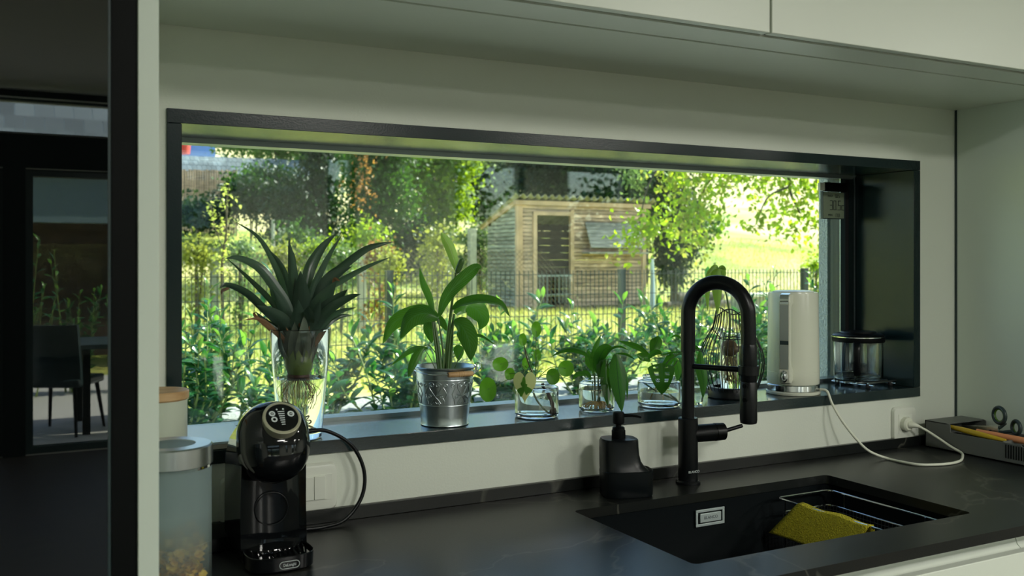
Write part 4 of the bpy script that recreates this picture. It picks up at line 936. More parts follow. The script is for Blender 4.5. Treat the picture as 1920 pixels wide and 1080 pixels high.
for pts, wd, y0, y1, tw in (([(1224,664),(1232,650),(1238,640),(1240,632)],24,.0,.03,0),([(1222,678),(1212,670),(1203,668),(1194,664)],18,.0,-.02,30),([(1222,668),(1205,655),(1188,648),(1164,642)],15,.01,.03,40),([(1238,668),(1252,664),(1266,661),(1281,659)],9,-.01,-.02,60),([(1268,672),(1272,685),(1274,700),(1272,716)],15,0,.0,0),([(1262,636),(1270,632),(1278,634),(1286,641)],6,.02,.02,40),([(1240,690),(1252,680),(1258,668),(1256,662)],16,-.01,-.02,0),([(1215,672),(1222,664),(1232,660),(1240,664)],16,-.03,-.03,40),([(1304,650),(1310,656),(1318,660)],12,.02,.02,40),([(1315,660),(1316,690),(1320,715),(1319,748)],20,.0,-.01,0)):
    leaf(p, q, pts, wd, 'sprout', 'lance', y=(y0, y1), tw=tw, fold=.22, s=S3, n=12)
for a in ([(1206,718),(1230,733),(1255,745),(1271,755)],[(1235,712),(1246,730),(1262,748),(1271,755)],[(1222,680),(1226,700),(1236,720),(1262,748)],[(1245,690),(1256,674),(1290,655),(1315,658)],[(1240,690),(1252,690),(1262,686),(1270,676)]):
    link('stalk', MB().tube([q(u, v, -.01 if v > 700 else -.02) for u, v in a], .0016, 8, smooth=14), M['green_stem'], p)
link('aerial_root', MB().tube([q(1232, 728), q(1228, 740), q(1225, 748)], .0011, 6, smooth=6).tube([q(1240, 734), q(1243, 742), q(1244, 748)], .0011, 6, smooth=6), M['pale_root'], p, kind='stuff')

t = empty('square_glass', (1.475, .048, SZ + .0003), rz=-YAW + .2, label='small square drinking glass behind the riser of the tap', category='glass')
mb = MB().rings([sup(0, 0, .026, .026, 0, 8), sup(0, 0, .030, .030, .038, 8), sup(0, 0, .0285, .0285, .038, 8), sup(0, 0, .0245, .0245, .005, 8)]); link('glass_wall', mb, M['glass'], t)

# ---- wire lantern with avocado seedling
LX, LY = 1.640, .086; LS = 2.452 / 1793
t = empty('wire_lantern', (LX, LY, SZ + .0003), label='black wire lantern vase with a bulging cage of thin rods behind the tap', category='lantern')
link('base', MB().lathe([(0, 0), (.058, 0), (.060, .002), (.060, .024), (.058, .027), (.046, .027), (.046, .008), (0, .008)], 48), M['black_satin'], t)
def lr(z):
    zz = z / .225; return .056 + .026 * math.sin(PI * min(1, zz * 1.15 + .10)) - .016 * max(0, zz - .45) / .55 - .008 * max(0, zz - .8)
NW = 34
for k in range(NW):
    a = 2 * PI * k / NW; top = .218 + .009 * math.cos(3 * a + 1.0)
    pts = [(lr(top * s_) * math.cos(a), lr(top * s_) * math.sin(a), .020 + (top - .020) * s_) for s_ in [i / 12 for i in range(13)]]
    link('wire', MB().tube(pts, .0011, 6), M['black_satin'], t)
link('rim', MB().tube([(lr(.218) * math.cos(a), lr(.218) * math.sin(a), .218 + .009 * math.cos(3 * a + 1.0)) for a in [2 * PI * i / 72 for i in range(73)]], .0014, 8), M['black_satin'], t)
link('holder_ring', MB().tube([(.034 * math.cos(a), .034 * math.sin(a), .150) for a in [2 * PI * i / 40 for i in range(41)]], .0012, 8).tube([(.034, 0, .150), (.060, 0, .175)], .0012, 6).tube([(-.034, 0, .150), (-.060, 0, .175)], .0012, 6), M['black_satin'], t)
t = empty('seed_glass', (LX, LY, SZ + .0090), label='narrow glass tube vase standing inside the wire lantern', category='glass')
link('glass_wall', MB().lathe([(0, 0), (.026, 0), (.028, .003), (.030, .148), (.034, .158), (.033, .1585), (.0275, .147), (.0258, .005), (0, .004)], 40), M['glass'], t)
link('water', MB().lathe([(0, .0045), (.0252, .0055), (.0268, .125), (0, .125)], 40), M['water'], t)
p, q = plant('avocado_seedling', (LX, LY, SZ), LS, 1370, 748, 'avocado seedling rising from its split seed inside the wire lantern', 'plant')
link('seed', MB().lathe([(0, -.022), (.012, -.019), (.0205, -.008), (.0215, .003), (.016, .014), (.006, .020), (0, .0205)], 28, c=tuple(q(1366, 655))), mat('avocado_seed', (.16, .09, .04), .6, col2=(.28, .18, .09), vscale=50), p)
link('stem', MB().tube([q(1366, 645), q(1367, 600), q(1362, 565), q(1354, 530), q(1347, 508), q(1341, 505)], lambda s_: .0030 * (1 - .65 * s_), 10, smooth=16), M['green_stem'], p)
for pts, wd, y0, y1 in (([(1345,507),(1340,520),(1341,548),(1342,592)],22,-.01,-.015),([(1340,506),(1330,515),(1326,545),(1327,590)],12,.0,.01),([(1346,508),(1340,503),(1332,508),(1326,518)],8,0,-.01),([(1350,512),(1355,508),(1358,520),(1354,545)],10,.01,.02),([(1346,508),(1352,505),(1359,510)],8,.0,-.01)):
    leaf(p, q, pts, wd, 'avocado', 'lance', y=(y0, y1), tw=10, fold=.25, s=LS, n=14)
mb = MB()
for i in range(22):
    b0 = q(1366 + random.uniform(-8, 8), 666 + random.uniform(0, 6), random.uniform(-.008, .008)); x = b0.copy(); pp = [b0]
    for k in range(5): x = x + Vector((random.uniform(-.006, .006), random.uniform(-.006, .006), -random.uniform(.008, .018))); x.x = max(-.022, min(.014, x.x)); x.y = max(-.017, min(.017, x.y)); x.z = max(x.z, .012); pp.append(x)
    mb.tube(pp, .0011, 5, smooth=12)
link('roots', mb, M['root'], p, kind='stuff')

# ---- cream kettle
KX, KY = 1.836, .070
t = empty('electric_kettle', (KX, KY, SZ + .0003), rz=math.radians(-57), label='tall cream electric kettle with a silver-inlaid handle', category='kettle')
kr = .0670
link('power_base', MB().lathe([(0, 0), (kr + .0015, 0), (kr + .003, .003), (kr + .003, .007), (kr - .001, .009), (0, .009)], 64), M['cream_plastic'], t)
link('base_band', MB().lathe([(0, .010), (kr + .0005, .010), (kr + .0005, .024), (kr - .001, .026), (0, .026)], 64), M['chrome'], t, label='chrome band around the foot')
link('kettle_body', MB().lathe([(0, .0265), (kr - .001, .0265), (kr, .029), (kr - .0002, .058), (kr - .0006, .0585), (kr - .0002, .059), (kr - .003, .262), (kr - .004, .266), (kr - .010, .2665), (kr - .012, .2655), (0, .2655)], 72), M['cream_plastic'], t)
link('lid', MB().lathe([(0, .2656), (kr - .014, .2656), (kr - .015, .269), (kr - .025, .271), (0, .2715)], 56), M['cream_plastic'], t)
# D-handle, local -y is toward the viewer
hd = MB(); out_ = [(-kr + .006, .262), (-kr - .018, .264), (-kr - .028, .258), (-kr - .031, .245), (-kr - .031, .050), (-kr - .027, .036), (-kr - .016, .032), (-kr + .004, .040)]
inn = [(-kr + .006, .236), (-kr - .008, .232), (-kr - .014, .222), (-kr - .015, .20), (-kr - .015, .095), (-kr - .012, .082), (-kr - .006, .076), (-kr + .006, .070)]
for i in range(len(out_) - 1):
    a, b, c, d = out_[i], out_[i + 1], inn[i + 1], inn[i]
    hd.add([(x, *p_) for x in (-.0145, .0145) for p_ in (a, b, c, d)], [(0, 1, 2, 3), (7, 6, 5, 4), (0, 4, 5, 1), (2, 6, 7, 3)])
h_ = bev(link('handle', hd, M['cream_plastic'], t), .003)
link('silver_inlay', MB().box(-.0105, .0105, -kr - .0325, -kr - .0308, .145, .236).box(-.0105, .0105, -kr - .0325, -kr - .0308, .072, .133), M['steel'], h_, label='brushed silver inlay')
link('dark_band', MB().box(-.0108, .0108, -kr - .0323, -kr - .0308, .134, .144), M['frame_metal'], h_)
link('top_cap', MB().rings([[(x, -kr - .0325, .238), (x, -kr - .0330, .250), (x, -kr - .028, .2625), (x, -kr - .010, .2655), (x, -kr - .010, .262), (x, -kr - .026, .2585), (x, -kr - .0308, .250), (x, -kr - .0308, .238)] for x in (-.0108, .0108)]), M['chrome'], h_)
link('switch_ring', MB().rings([[(.0092 * math.cos(a) * s_, -kr - y_, .053 + .0155 * math.sin(a) * s_) for a in [2 * PI * j / 28 for j in range(28)]] for s_, y_ in ((1, .0300), (1, .0335), (.72, .0340), (.70, .0318), (.1, .0318))]), M['chrome'], h_)
link('switch_lever', MB().rings([[(.0040 * math.cos(a) * s_, -kr - y_, .053 + .008 * math.sin(a) * s_) for a in [2 * PI * j / 20 for j in range(20)]] for s_, y_ in ((1, .0318), (1, .0345), (.6, .0360))]), M['steel'], h_)

on_thing(link('power_cord', MB().tube([(1.872, .012, SZ + .014), (1.880, -.006, SZ + .010), (1.883, -.02, 1.050), (1.894, -.045, 1.006), (1.924, -.07, .956), (1.95, -.085, .930),
    (1.985, -.110, .9138), (1.985, -.160, .9138), (2.0, -.200, .9138), (2.06, -.222, .9138), (2.12, -.215, .9138), (2.175, -.182, .9138), (2.212, -.15, .915), (2.212, -.12, .925), (2.206, -.085, .943),
    (2.196, -.06, .958), (2.180, -.046, .970)], .0034, 12, smooth=150), M['white_plastic']), t)

# ---- glass teapot on a metal trivet
t = empty('trivet', (2.130, .098, SZ + .0003), rz=math.radians(6), label='trivet of slim metal rods on black rubber feet under the teapot', category='trivet')
for k, (y, x0_, x1_, z) in enumerate(((-.052, -.055, .072, .0125), (-.030, -.075, .062, .0125), (.0, -.085, .066, .0125), (.030, -.080, .060, .0125), (.055, -.060, .050, .0125))):
    link('rod', MB().cyl((x0_, y, z), (x1_, y, z), .0026, .0026, 12), M['steel'], t)
for x in (-.052, .048): link('cross_rod', MB().cyl((x, -.068, .0075), (x, .068, .0075), .0026, .0026, 12), M['chrome'], t)
for x in (-.052, .048):
    for y in (-.050, .050): link('rubber_foot', MB().lathe([(0, 0), (.0065, 0), (.007, .002), (.007, .0055), (.005, .0108), (0, .0108)], 20, c=(x, y, 0)), M['seal'], t)
TR = .0665
t = empty('teapot', (2.118, .108, SZ + .0160), rz=math.radians(-50), label='round glass teapot with a black lid and black handle', category='teapot')
link('glass_body', MB().lathe([(0, .001), (TR - .006, 0), (TR - .001, .004), (TR, .012), (TR - .0005, .110), (TR + .003, .120), (TR + .001, .1205), (TR - .0025, .110), (TR - .002, .012), (TR - .006, .003), (0, .0035)], 64), M['glass'], t)
link('collar', MB().lathe([(TR - .0025, .106), (TR + .0035, .106), (TR + .0045, .108), (TR + .0045, .119), (TR + .002, .121), (TR - .0025, .121)], 64), M['black_matt'], t)
link('lid', MB().lathe([(0, .122), (TR + .001, .122), (TR + .003, .124), (TR - .002, .128), (TR - .018, .131), (TR - .020, .135), (.022, .1365), (.0, .137)], 56), M['black_satin'], t)
link('rim_ring', MB().lathe([(TR + .002, .119), (TR + .006, .1195), (TR + .006, .1215), (TR + .002, .1220)], 64), M['chrome'], t)
hh_ = MB(); P_ = cr([(0, -TR - .002, .112), (0, -TR - .020, .108), (0, -TR - .030, .092), (0, -TR - .028, .06), (0, -TR - .018, .030), (0, -TR - .009, .018)], 20)
hh_.rings([[(p_.x + .0095 * math.cos(a), p_.y + .0035 * math.sin(a) , p_.z + .0035 * math.sin(a) * .3) for a in [2 * PI * j / 14 for j in range(14)]] for p_ in P_])
link('handle', hh_, M['black_satin'], t)
link('spout', MB().rings([[(.012 * math.cos(a) * s_ , TR - .002 + y_, z_ + .010 * math.sin(a) * s_) for a in [2 * PI * j / 16 for j in range(16)]] for s_, y_, z_ in ((1, 0, .098), (.7, .010, .106), (.5, .018, .115))], cap0=False, cap1=False), M['glass'], t)
link('infuser', MB().lathe([(.024, .122), (.024, .045), (.022, .040), (0, .040), (0, .041), (.0215, .041), (.0232, .046), (.0232, .122)], 32), M['thin_glass'], t)

# ---- window thermometer fixed to the pane
t = empty('window_thermometer', (2.127, .205, 1.592), label='digital window thermometer reading 30.5 stuck to the glass', category='thermometer')
M['lcd'] = mat('lcd_face', (.20, .25, .17), .3); M['lcd_ink'] = mat('lcd_ink', (.012, .022, .018), .5)
bev(link('display', MB().box(-.044, .040, 0, .008, -.050, .026), M['lcd'], t, label='grey-green display'), .001)
link('display_rim', MB().box(-.0465, -.0442, -.0005, .008, -.052, .028).box(-.0442, .0402, -.0005, .008, -.052, -.0502), M['frame_metal'], t)
bev(link('top_bar', MB().box(-.038, .050, -.004, .008, .028, .054), M['black_matt'], t, label='black top bar'), .001)
link('hinge_block', MB().box(-.056, -.0384, -.001, .008, .030, .052), M['white_plastic'], t, label='pale hinge block')
SEG = {'0': 'abcdef', '1': 'bc', '3': 'abgcd', '5': 'afgcd', '7': 'abc', '8': 'abcdefg', 'C': 'afed', 'M': 'abcef', 'A': 'abcefg', 'X': 'bcefg', 'I': 'ef', 'N': 'abcef', 'c': 'ged'}
def seven(sx, x, z, w_, h_, th, parent):
    mb = MB()
    for ch in sx:
        if ch == '.': mb.box(x, x + th, -.0007, .0002, z, z + th); x += th * 2.2; continue
        if ch == ' ': x += w_; continue
        for s_ in SEG[ch]:
            a = {'a': (x, x + w_, z + h_ - th, z + h_), 'g': (x, x + w_, z + h_ / 2 - th / 2, z + h_ / 2 + th / 2), 'd': (x, x + w_, z, z + th), 'f': (x, x + th, z + h_ / 2, z + h_), 'e': (x, x + th, z, z + h_ / 2), 'b': (x + w_ - th, x + w_, z + h_ / 2, z + h_), 'c': (x + w_ - th, x + w_, z, z + h_ / 2)}[s_]
            mb.box(a[0], a[1], -.0007, .0002, a[2], a[3])
        x += w_ + th * 1.6
    link('digits', mb, M['lcd_ink'], parent, kind='stuff')
seven('30.5c', -.017, -.026, .0105, .028, .0020, t); seven('30.5', .002, .010, .0048, .010, .0009, t); seven('17.8', .002, -.046, .0048, .010, .0009, t)
text('MAX', .0095, M['lcd_ink'], t, (-.016, -.0006, .015), ext=.0001); text('MIN', .0095, M['lcd_ink'], t, (-.016, -.0006, -.041), ext=.0001)

# ================================================================ OUTDOORS
def gz(x, y):
    if y < -7: return -0.02
    a = 0.55 - 0.20 * min(1, max(0, (y - 4) / 5))
    u_ = max(0, y - 17.5); a += 0.215 * (u_ * u_ / (u_ + 2.0))
    return a + 0.05 * math.sin(x * .5 + y * .3) * min(1, max(0, y - 8) / 10)
def terrain(name, x0, x1, y0, y1, nx, ny, m, kind='structure', dz=0, pw=1.0):
    mb = MB()
    for j in range(ny + 1):
        for i in range(nx + 1):
            x = x0 + (x1 - x0) * i / nx; y = y0 + (y1 - y0) * (j / ny) ** pw; mb.v.append((x, y, gz(x, y) + dz))
    for j in range(ny):
        for i in range(nx): a = j * (nx + 1) + i; mb.f.append((a, a + 1, a + nx + 2, a + nx + 1))
    return link(name, mb, M[m], kind=kind)
M['gravel'] = mat('pale_gravel', (.48, .49, .47), .9, col2=(.28, .29, .29), vscale=45, bump=1.0, bscale=55)
S('gravel_bed', MB().box(-4, 14, .331, 3.9, .30, .57), 'gravel')
terrain('garden_ground', -40, 110, .331, 130, 90, 90, 'meadow', pw=1.6)
# grass blades in the meadow up to the shed and beyond
n = 60000
gy = 3.95 + 24 * rng.random(n) ** .8; gx = -2 + (gy + 3) * (-.1 + 1.5 * rng.random(n))
gzv = np.array([gz(a, b) for a, b in zip(gx, gy)]); hgt = .05 + .09 * rng.random(n); an = rng.random(n) * PI; wv = .008 + .008 * rng.random(n)
lx, ly = rng.normal(size=n) * .04, rng.normal(size=n) * .04
ok = ~((gx > 9.5) & (gx < 12.9) & (gy > 16) & (gy < 17.5))
b0 = np.stack([gx - wv * np.cos(an), gy - wv * np.sin(an), gzv - .01], 1); b1 = np.stack([gx + wv * np.cos(an), gy + wv * np.sin(an), gzv - .01], 1)
t1_ = np.stack([gx + lx + .002, gy + ly, gzv + hgt], 1); t0_ = np.stack([gx + lx - .002, gy + ly, gzv + hgt], 1)
M['blade'] = leaf_mat('grass_blade', (.36, .40, .09), (.60, .58, .15), .6, .4, uv=False, rnd=.4)
gme = quads_mesh('grass', np.stack([b0, b1, t1_, t0_], 1)[ok]); link('grass', gme, M['blade'], kind='stuff', label='sunlit yellow-green meadow grass beyond the fence', cat='grass')

# ---- laurel hedge: individual shrubs, stems and leaves
LV = []
for i, (L, W_) in enumerate(((.105, .037), (.118, .041), (.090, .034))):
    LV.append(leaf_mesh('laurel_leaf', [(0, 0, 0), (0, L * .33, .010), (0, L * .68, .008), (0, L, -.010)], W_, 'lance', .28, 6, 0, (0, 0, 1)))
    LV[-1].materials.append(M['laurel'])
YL = [m_.copy() for m_ in LV]
for m_ in YL: m_.materials.clear(); m_.materials.append(M['laurel_young'])
def shrub(x, y, h, sp_, ns, label, group, per=17, zmin=.12, name='laurel_shrub', cat='shrub'):
    t = empty(name, (x, y, max(gz(x, y), .57 if 0 < y < 3.9 else -9)), label=label, category=cat, group=group)
    sm = MB()
    for k in range(ns):
        a = random.random() * 6.28; r = sp_ * math.sqrt(random.random()); hh_ = h * random.uniform(.55, .92) if k > 1 else h * (1.25 - .1 * k)
        b = Vector((r * .35 * math.cos(a), r * .35 * math.sin(a), 0)); e_ = Vector((r * math.cos(a), r * math.sin(a) * .7, hh_)); m_ = b.lerp(e_, .5) + Vector((random.uniform(-.05, .05), random.uniform(-.05, .05), 0))
        P = cr([b, m_, e_], 12); sm.tube(P, lambda s_: .0065 - .004 * s_, 5)
        ph = random.random() * 6.28
        for j in range(per):
            s_ = zmin + (1 - zmin) * (j + .5) / per; c = P[min(11, int(s_ * 12))].lerp(P[min(12, int(s_ * 12) + 1)], s_ * 12 - int(s_ * 12))
            ph += 2.4; el = random.uniform(.10, .75) + (.55 if s_ > .9 else 0)
            young = s_ > .93 or random.random() < .05
            o = bpy.data.objects.new('leaf', random.choice(YL if young else LV)); COL.objects.link(o); o.parent = t
            sc_ = random.uniform(.75, 1.15) * (.8 if s_ > .93 else 1)
            o.matrix_local = Matrix.Translation(c) @ Matrix.Rotation(ph, 4, 'Z') @ Matrix.Rotation(el, 4, 'X') @ Matrix.Rotation(random.uniform(-.5, .5), 4, 'Y') @ Matrix.Scale(sc_, 4)
    link('stems', sm, M['laurel_stem'], t)
    return t
hedge = [(.72, 2.95, 1.16), (.98, 3.35, 1.24), (1.22, 2.85, 1.00), (1.50, 3.3, 1.02), (1.80, 2.9, .98), (2.10, 3.35, 1.16), (2.42, 2.95, 1.12), (2.75, 3.4, 1.10), (3.08, 2.95, 1.08), (3.42, 3.4, 1.12),
         (3.78, 3.0, 1.10), (4.15, 3.45, 1.22), (4.50, 3.05, 1.16), (4.90, 3.5, 1.22), (5.30, 3.1, 1.20), (.45, 3.4, 1.12), (5.65, 3.6, 1.2)]
where = ['behind the left edge of the window', 'behind the pineapple crown, left side', 'behind the tall glass vase', 'right of the tall glass vase', 'between the vase and the bucket', 'left of the zinc bucket', 'behind the zinc bucket', 'just right of the peace lily', 'behind the round-leaved cutting',
         'between the first and second jar', 'behind the jar with amber roots', 'behind the wide jar', 'left of the tap riser', 'behind the tap arc', 'behind the cream kettle', 'furthest left in the back row', 'furthest right in the back row']
for (x, y, h), wh in zip(hedge, where):
    shrub(x, y, h - .60, .34, 15, 'glossy green laurel shrub ' + wh, 'laurel shrubs outside the window', per=19, zmin=.05)

# ---- rod-mat garden fence along the plot
FY = 6.24; FT = 1.318
xs_ = [x0 + .0 for x0 in (-1.995, .505, 3.005, 5.505, 8.005, 10.505)]
t = empty('garden_fence', (3.0, FY, 0), label='anthracite rod-mat garden fence running behind the hedge', category='fence')
for x in xs_:
    link('post', MB().box(x - 3 - .03, x - 3 + .03, -.02, .04, -.1, FT - .005).box(x - 3 - .032, x - 3 + .032, -.022, .042, FT - .005, FT + .012), M['metal_fence'], t)
for x in xs_[:-1]:
    mb = MB()
    for k in range(49): xx = x - 3 + .05 + k * .05; mb.box(xx - .003, xx + .003, -.030, -.024, .42, FT + .003)
    for k in range(5):
        z = FT - .035 - .2 * k
        mb.box(x - 3 + .02, x - 3 + 2.48, -.037, -.031, z - .003, z + .003).box(x - 3 + .02, x - 3 + 2.48, -.023, -.017, z - .003, z + .003)
    link('mesh_panel', mb, M['metal_fence'], t, kind='stuff')

# ---- timber shed
X0, X1, Y0, Y1 = 9.53, 12.86, 16.10, 17.45; ZB = .34
t = empty('garden_shed', ((X0 + X1) / 2, (Y0 + Y1) / 2, ZB), label='weathered board shed with an open doorway and corrugated roof', category='shed')
O = tuple(t.location)
def ztop(y): return 2.70 - (y - Y0) / (Y1 - Y0) * .48
bw = .084; zb0 = .42
def boards(x0, x1, yA, z0, z1, m='boards', d=.02):
    z = z0; k = 0
    while z < z1 - .02:
        h = min(bw, z1 - z); off = random.uniform(-.004, .004); tl = random.uniform(-.004, .004)
        link('board', shift(MB().box(x0, x1, yA - d + off, yA + off, z + .007, z + h - .007), O), M[m], t); z += bw; k += 1
boards(X0 + .12, 10.0, Y0, zb0, 2.60); boards(10.86, X1 - .09, Y0, zb0, 2.60); boards(10.0, 10.86, Y0, 2.43, 2.60)
z = zb0
while z < 2.56:
    yy = Y1 if z < 2.16 else Y0 + (2.70 - .1 - z) / .48 * (Y1 - Y0); off = random.uniform(-.004, .004)
    if yy > Y0 + .15: link('side_board', shift(MB().box(X0 - .02 + off, X0 + off, Y0 + .02, yy, z + .007, z + bw - .007), O), M['boards_grey'], t)  # bluish shade of the side wall put into a greyer board colour
    z += bw
z = zb0
while z < 2.15:
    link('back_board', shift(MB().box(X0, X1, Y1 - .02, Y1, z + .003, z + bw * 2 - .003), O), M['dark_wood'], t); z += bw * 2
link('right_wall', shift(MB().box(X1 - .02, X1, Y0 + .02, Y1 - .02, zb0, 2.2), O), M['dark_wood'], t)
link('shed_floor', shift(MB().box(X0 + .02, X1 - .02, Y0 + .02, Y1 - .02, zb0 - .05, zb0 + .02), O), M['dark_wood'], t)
for x0_, x1_, y0_, z0_, z1_ in ((X0 - .02, X0 + .13, Y0 - .045, .20, 2.62), (X1 - .10, X1 + .0, Y0 - .045, .25, 2.62), (9.92, 10.01, Y0 - .05, .36, 2.46), (10.85, 10.94, Y0 - .05, .36, 2.52)):
    link('corner_post', shift(MB().box(x0_, x1_, y0_, Y0 + .03, z0_, z1_), O), M['beam'], t)
link('lintel', shift(MB().box(9.92, 10.94, Y0 - .048, Y0 + .02, 2.39, 2.47), O), M['beam'], t)
link('fascia', shift(MB().box(X0 - .05, X1 + .12, Y0 - .07, Y0 + .0, 2.60, 2.695), O), M['beam'], t)
link('side_rafter', shift(MB().add([(X0 - .06, y, z) for y, z in ((Y0 - .05, 2.60), (Y0 - .05, 2.70), (Y1 + .25, 2.22), (Y1 + .25, 2.12))] + [(X0 - .03, y, z) for y, z in ((Y0 - .05, 2.60), (Y0 - .05, 2.70), (Y1 + .25, 2.22), (Y1 + .25, 2.12))], [(3, 2, 1, 0), (4, 5, 6, 7), (0, 1, 5, 4), (1, 2, 6, 5), (2, 3, 7, 6), (3, 0, 4, 7)]), O), M['beam'], t)
mb = MB(); N_ = 220
for r_ in range(2):
    for i in range(N_ + 1):
        x = X0 - .14 + (X1 - X0 + .34) * i / N_; c = .034 * math.sin(i / N_ * (X1 - X0 + .34) / .177 * 2 * PI)
        for y in (Y0 - .16, Y1 + .32): mb.v.append((x - O[0], y - O[1], 2.745 + c - (y - Y0) / (Y1 - Y0) * .48 - r_ * .008 - O[2]))
for r_ in range(2):
    for i in range(N_): a = r_ * (N_ + 1) * 2 + i * 2; mb.f.append((a, a + 1, a + 3, a + 2) if r_ else (a, a + 2, a + 3, a + 1))
K_ = (N_ + 1) * 2
for i in range(N_):
    for s_ in (0, 1): a = i * 2 + s_; mb.f.append((a, a + 2, a + 2 + K_, a + K_))
link('corrugated_roof', mb, M['corrugated'], t)
# propped window flap
fl = empty('window_flap'); fl.parent = t; props(fl, 'grey board flap propped over the shed window')
fl.location = (11.22 - O[0], Y0 - .03 - O[1], 2.25 - O[2]); fl.rotation_euler = (math.radians(-24), 0, 0)
for k in range(7): link('flap_board', MB().box(0, 1.46, -.02, 0, -.088 * (k + 1) + .004, -.088 * k - .003), M['boards_grey'], fl)
link('window_shelf', shift(MB().box(11.15, 12.72, Y0 - .34, Y0 - .02, 1.56, 1.60), O), M['boards_grey'], t)
# low gate bars across the doorway
gt = MB().box(10.01, 10.85, Y0 - .09, Y0 - .07, 1.07, 1.10).box(10.01, 10.85, Y0 - .09, Y0 - .07, .66, .69)
for k in range(9): gt.box(10.05 + k * .095, 10.06 + k * .095, Y0 - .085, Y0 - .075, .5, 1.08)
link('gate_bars', shift(gt, O), mat('galvanised_gate', (.28, .34, .36), .5, metal=.5), t, kind='stuff')
o = link('downpipe', MB().tube([(12.99, 16.0, gz(12.99, 16) - .02), (13.0, 16.0, .9), (12.98, 16.0, 1.45)], lambda s_: .07 - .03 * s_, 14), mat('pale_blue_sheet', (.55, .68, .82), .5)); props(o, 'pale blue plastic pipe leaning at the right corner of the shed', 'pipe')
for i, (x, y, L) in enumerate(((13.2, 15.2, .9), (13.7, 15.3, .8), (14.3, 15.2, 1.0), (13.45, 15.25, .7), (14.0, 15.25, .8))):
    zz = gz(x, y) + .10 + (.18 if i > 2 else 0); o = link('firewood_log', MB().tube([(x - L / 2, y, zz), (x + L / 2, y + .05, zz)], .10, 12), M['bark']); props(o, ['brown log on the ground nearest the shed corner', 'brown log on the ground in the middle of the log pile', 'brown log on the ground at the right of the log pile', 'brown log topmost on the left of the log pile', 'brown log topmost on the right of the log pile'][i], 'log', 'logs right of the shed')
# low wall on the right
t = empty('garden_wall', (15.0, 13.1, gz(15, 13.1)), label='low pale concrete garden wall in the meadow at the right', category='wall')
link('wall_body', MB().box(-2.1, 4.5, -.12, .12, -.3, .36), M['concrete'], t); link('coping', MB().box(-2.15, 4.55, -.22, .20, .361, .42), mat('sunlit_top_white', (.8, .8, .76), .8), t)  # coping colour paints the sunlit top lighter than the wall

# ---- old chain-link fence with concrete posts at the left
CY_ = 12.0
t = empty('wire_fence', (5.0, CY_, gz(5, CY_)), label='old rusty chain-link fence on concrete posts at the left', category='fence')
for u, tp in ((402, 466), (678, 468), (885, 428)):
    v_ = at(u, 500, 1); r_ = v_ - CAM; tt = (CY_ - CAM.y) / r_.y; x = r_.x * tt; dd = tt; zt_ = CAM.z - (tp - HOR) / F_PX * dd
    link('post', MB().box(x - 5 - .055, x - 5 + .055, -.055, .055, -.3, zt_ - gz(5, CY_)), M['concrete'], t)
mb = MB(); z0_, z1_ = 0.0, 1.25; xa, xb = -3.2, 1.6; st = .085
for k in range(int((xb - xa + 1.3) / st)):
    for sg in (-1, 1):
        xs0 = xa - 1.3 + k * st if sg > 0 else xa + k * st + 1.3 - 1.3
        p0, p1 = Vector((xs0, 0, z0_)), Vector((xs0 + sg * (z1_ - z0_), 0, z1_))
        if sg < 0: p0 = Vector((xs0 + 1.3, 0, z0_)); p1 = Vector((xs0 + 1.3 - (z1_ - z0_), 0, z1_))
        mb.tube([p0, p1], .0035, 3, cap=False)
link('chain_link_mesh', mb, mat('rusty_wire', (.20, .15, .11), .8), t, kind='stuff')
for u, v0, v1, dd in ((512, 412, 500, 17), (525, 436, 500, 17.3)):
    a, b = at(u, v0, dd), at(u + 1, v1, dd); o = link('garden_stake', MB().tube([(b.x, b.y, gz(b.x, b.y) - .1), a], .03, 8), M['concrete']); props(o, 'tall grey garden stake beyond the wire fence' if u == 512 else 'short brown garden stake right of the taller one', 'stake')

# ---- trees and bushes
def fol(name, col, tcol, rough=.5, tf=.4, rnd=.45): M[name] = leaf_mat(name, col, tcol, rough, tf, rnd=rnd, uv=False)
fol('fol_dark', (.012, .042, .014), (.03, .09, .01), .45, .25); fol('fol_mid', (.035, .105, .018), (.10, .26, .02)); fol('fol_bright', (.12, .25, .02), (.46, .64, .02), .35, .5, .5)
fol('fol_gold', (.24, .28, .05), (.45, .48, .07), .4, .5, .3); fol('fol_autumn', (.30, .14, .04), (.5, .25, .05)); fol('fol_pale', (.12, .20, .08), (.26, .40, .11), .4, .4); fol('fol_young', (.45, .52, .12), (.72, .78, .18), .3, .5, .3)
def tree(name, label, base, th, tr, blobs, n, size, m, cat='tree', surf=.5, lean=(0, 0), group=None):
    x, y = base; z = gz(x, y); t = empty(name, (x, y, z), label=label, category=cat, group=group)
    mb = MB(); top = Vector((lean[0], lean[1], th)); mb.tube([(0, 0, -.2), top * .5 + Vector((.04, 0, 0)), top], lambda s_: tr * (1 - .5 * s_), 9, smooth=8)
    for b in blobs[:8]:
        e_ = Vector((b[0] - x, b[1] - y, b[2] - z)); mb.tube([top * .8, (top * .8).lerp(e_, .5) + Vector((0, 0, .1)), e_], lambda s_: tr * .45 * (1 - .8 * s_), 6, smooth=6)
    link('trunk', mb, M['bark'], t)
    Q = leaf_cloud(blobs, n, size, surf) - np.array([x, y, z]); link('foliage', quads_mesh('foliage', Q), M[m], t, kind='stuff')
    return t
def bl(u, v, d, ru, rv, rd=None):
    c = at(u, v, d); k = d / F_PX; return (c.x, c.y, c.z, ru * k, (rd if rd else ru * k), rv * k)
def foot(u, d): c = at(u, 500, d); return (c.x, c.y)
tree('evergreen_tree', 'narrow dark evergreen tree left of the leafy tree', foot(600, 27), 3, .16, [bl(600, 400, 27, 36, 70), bl(602, 320, 27, 32, 70), bl(598, 450, 27, 34, 40), bl(604, 262, 27, 18, 40)], 9000, .11, 'fol_dark')
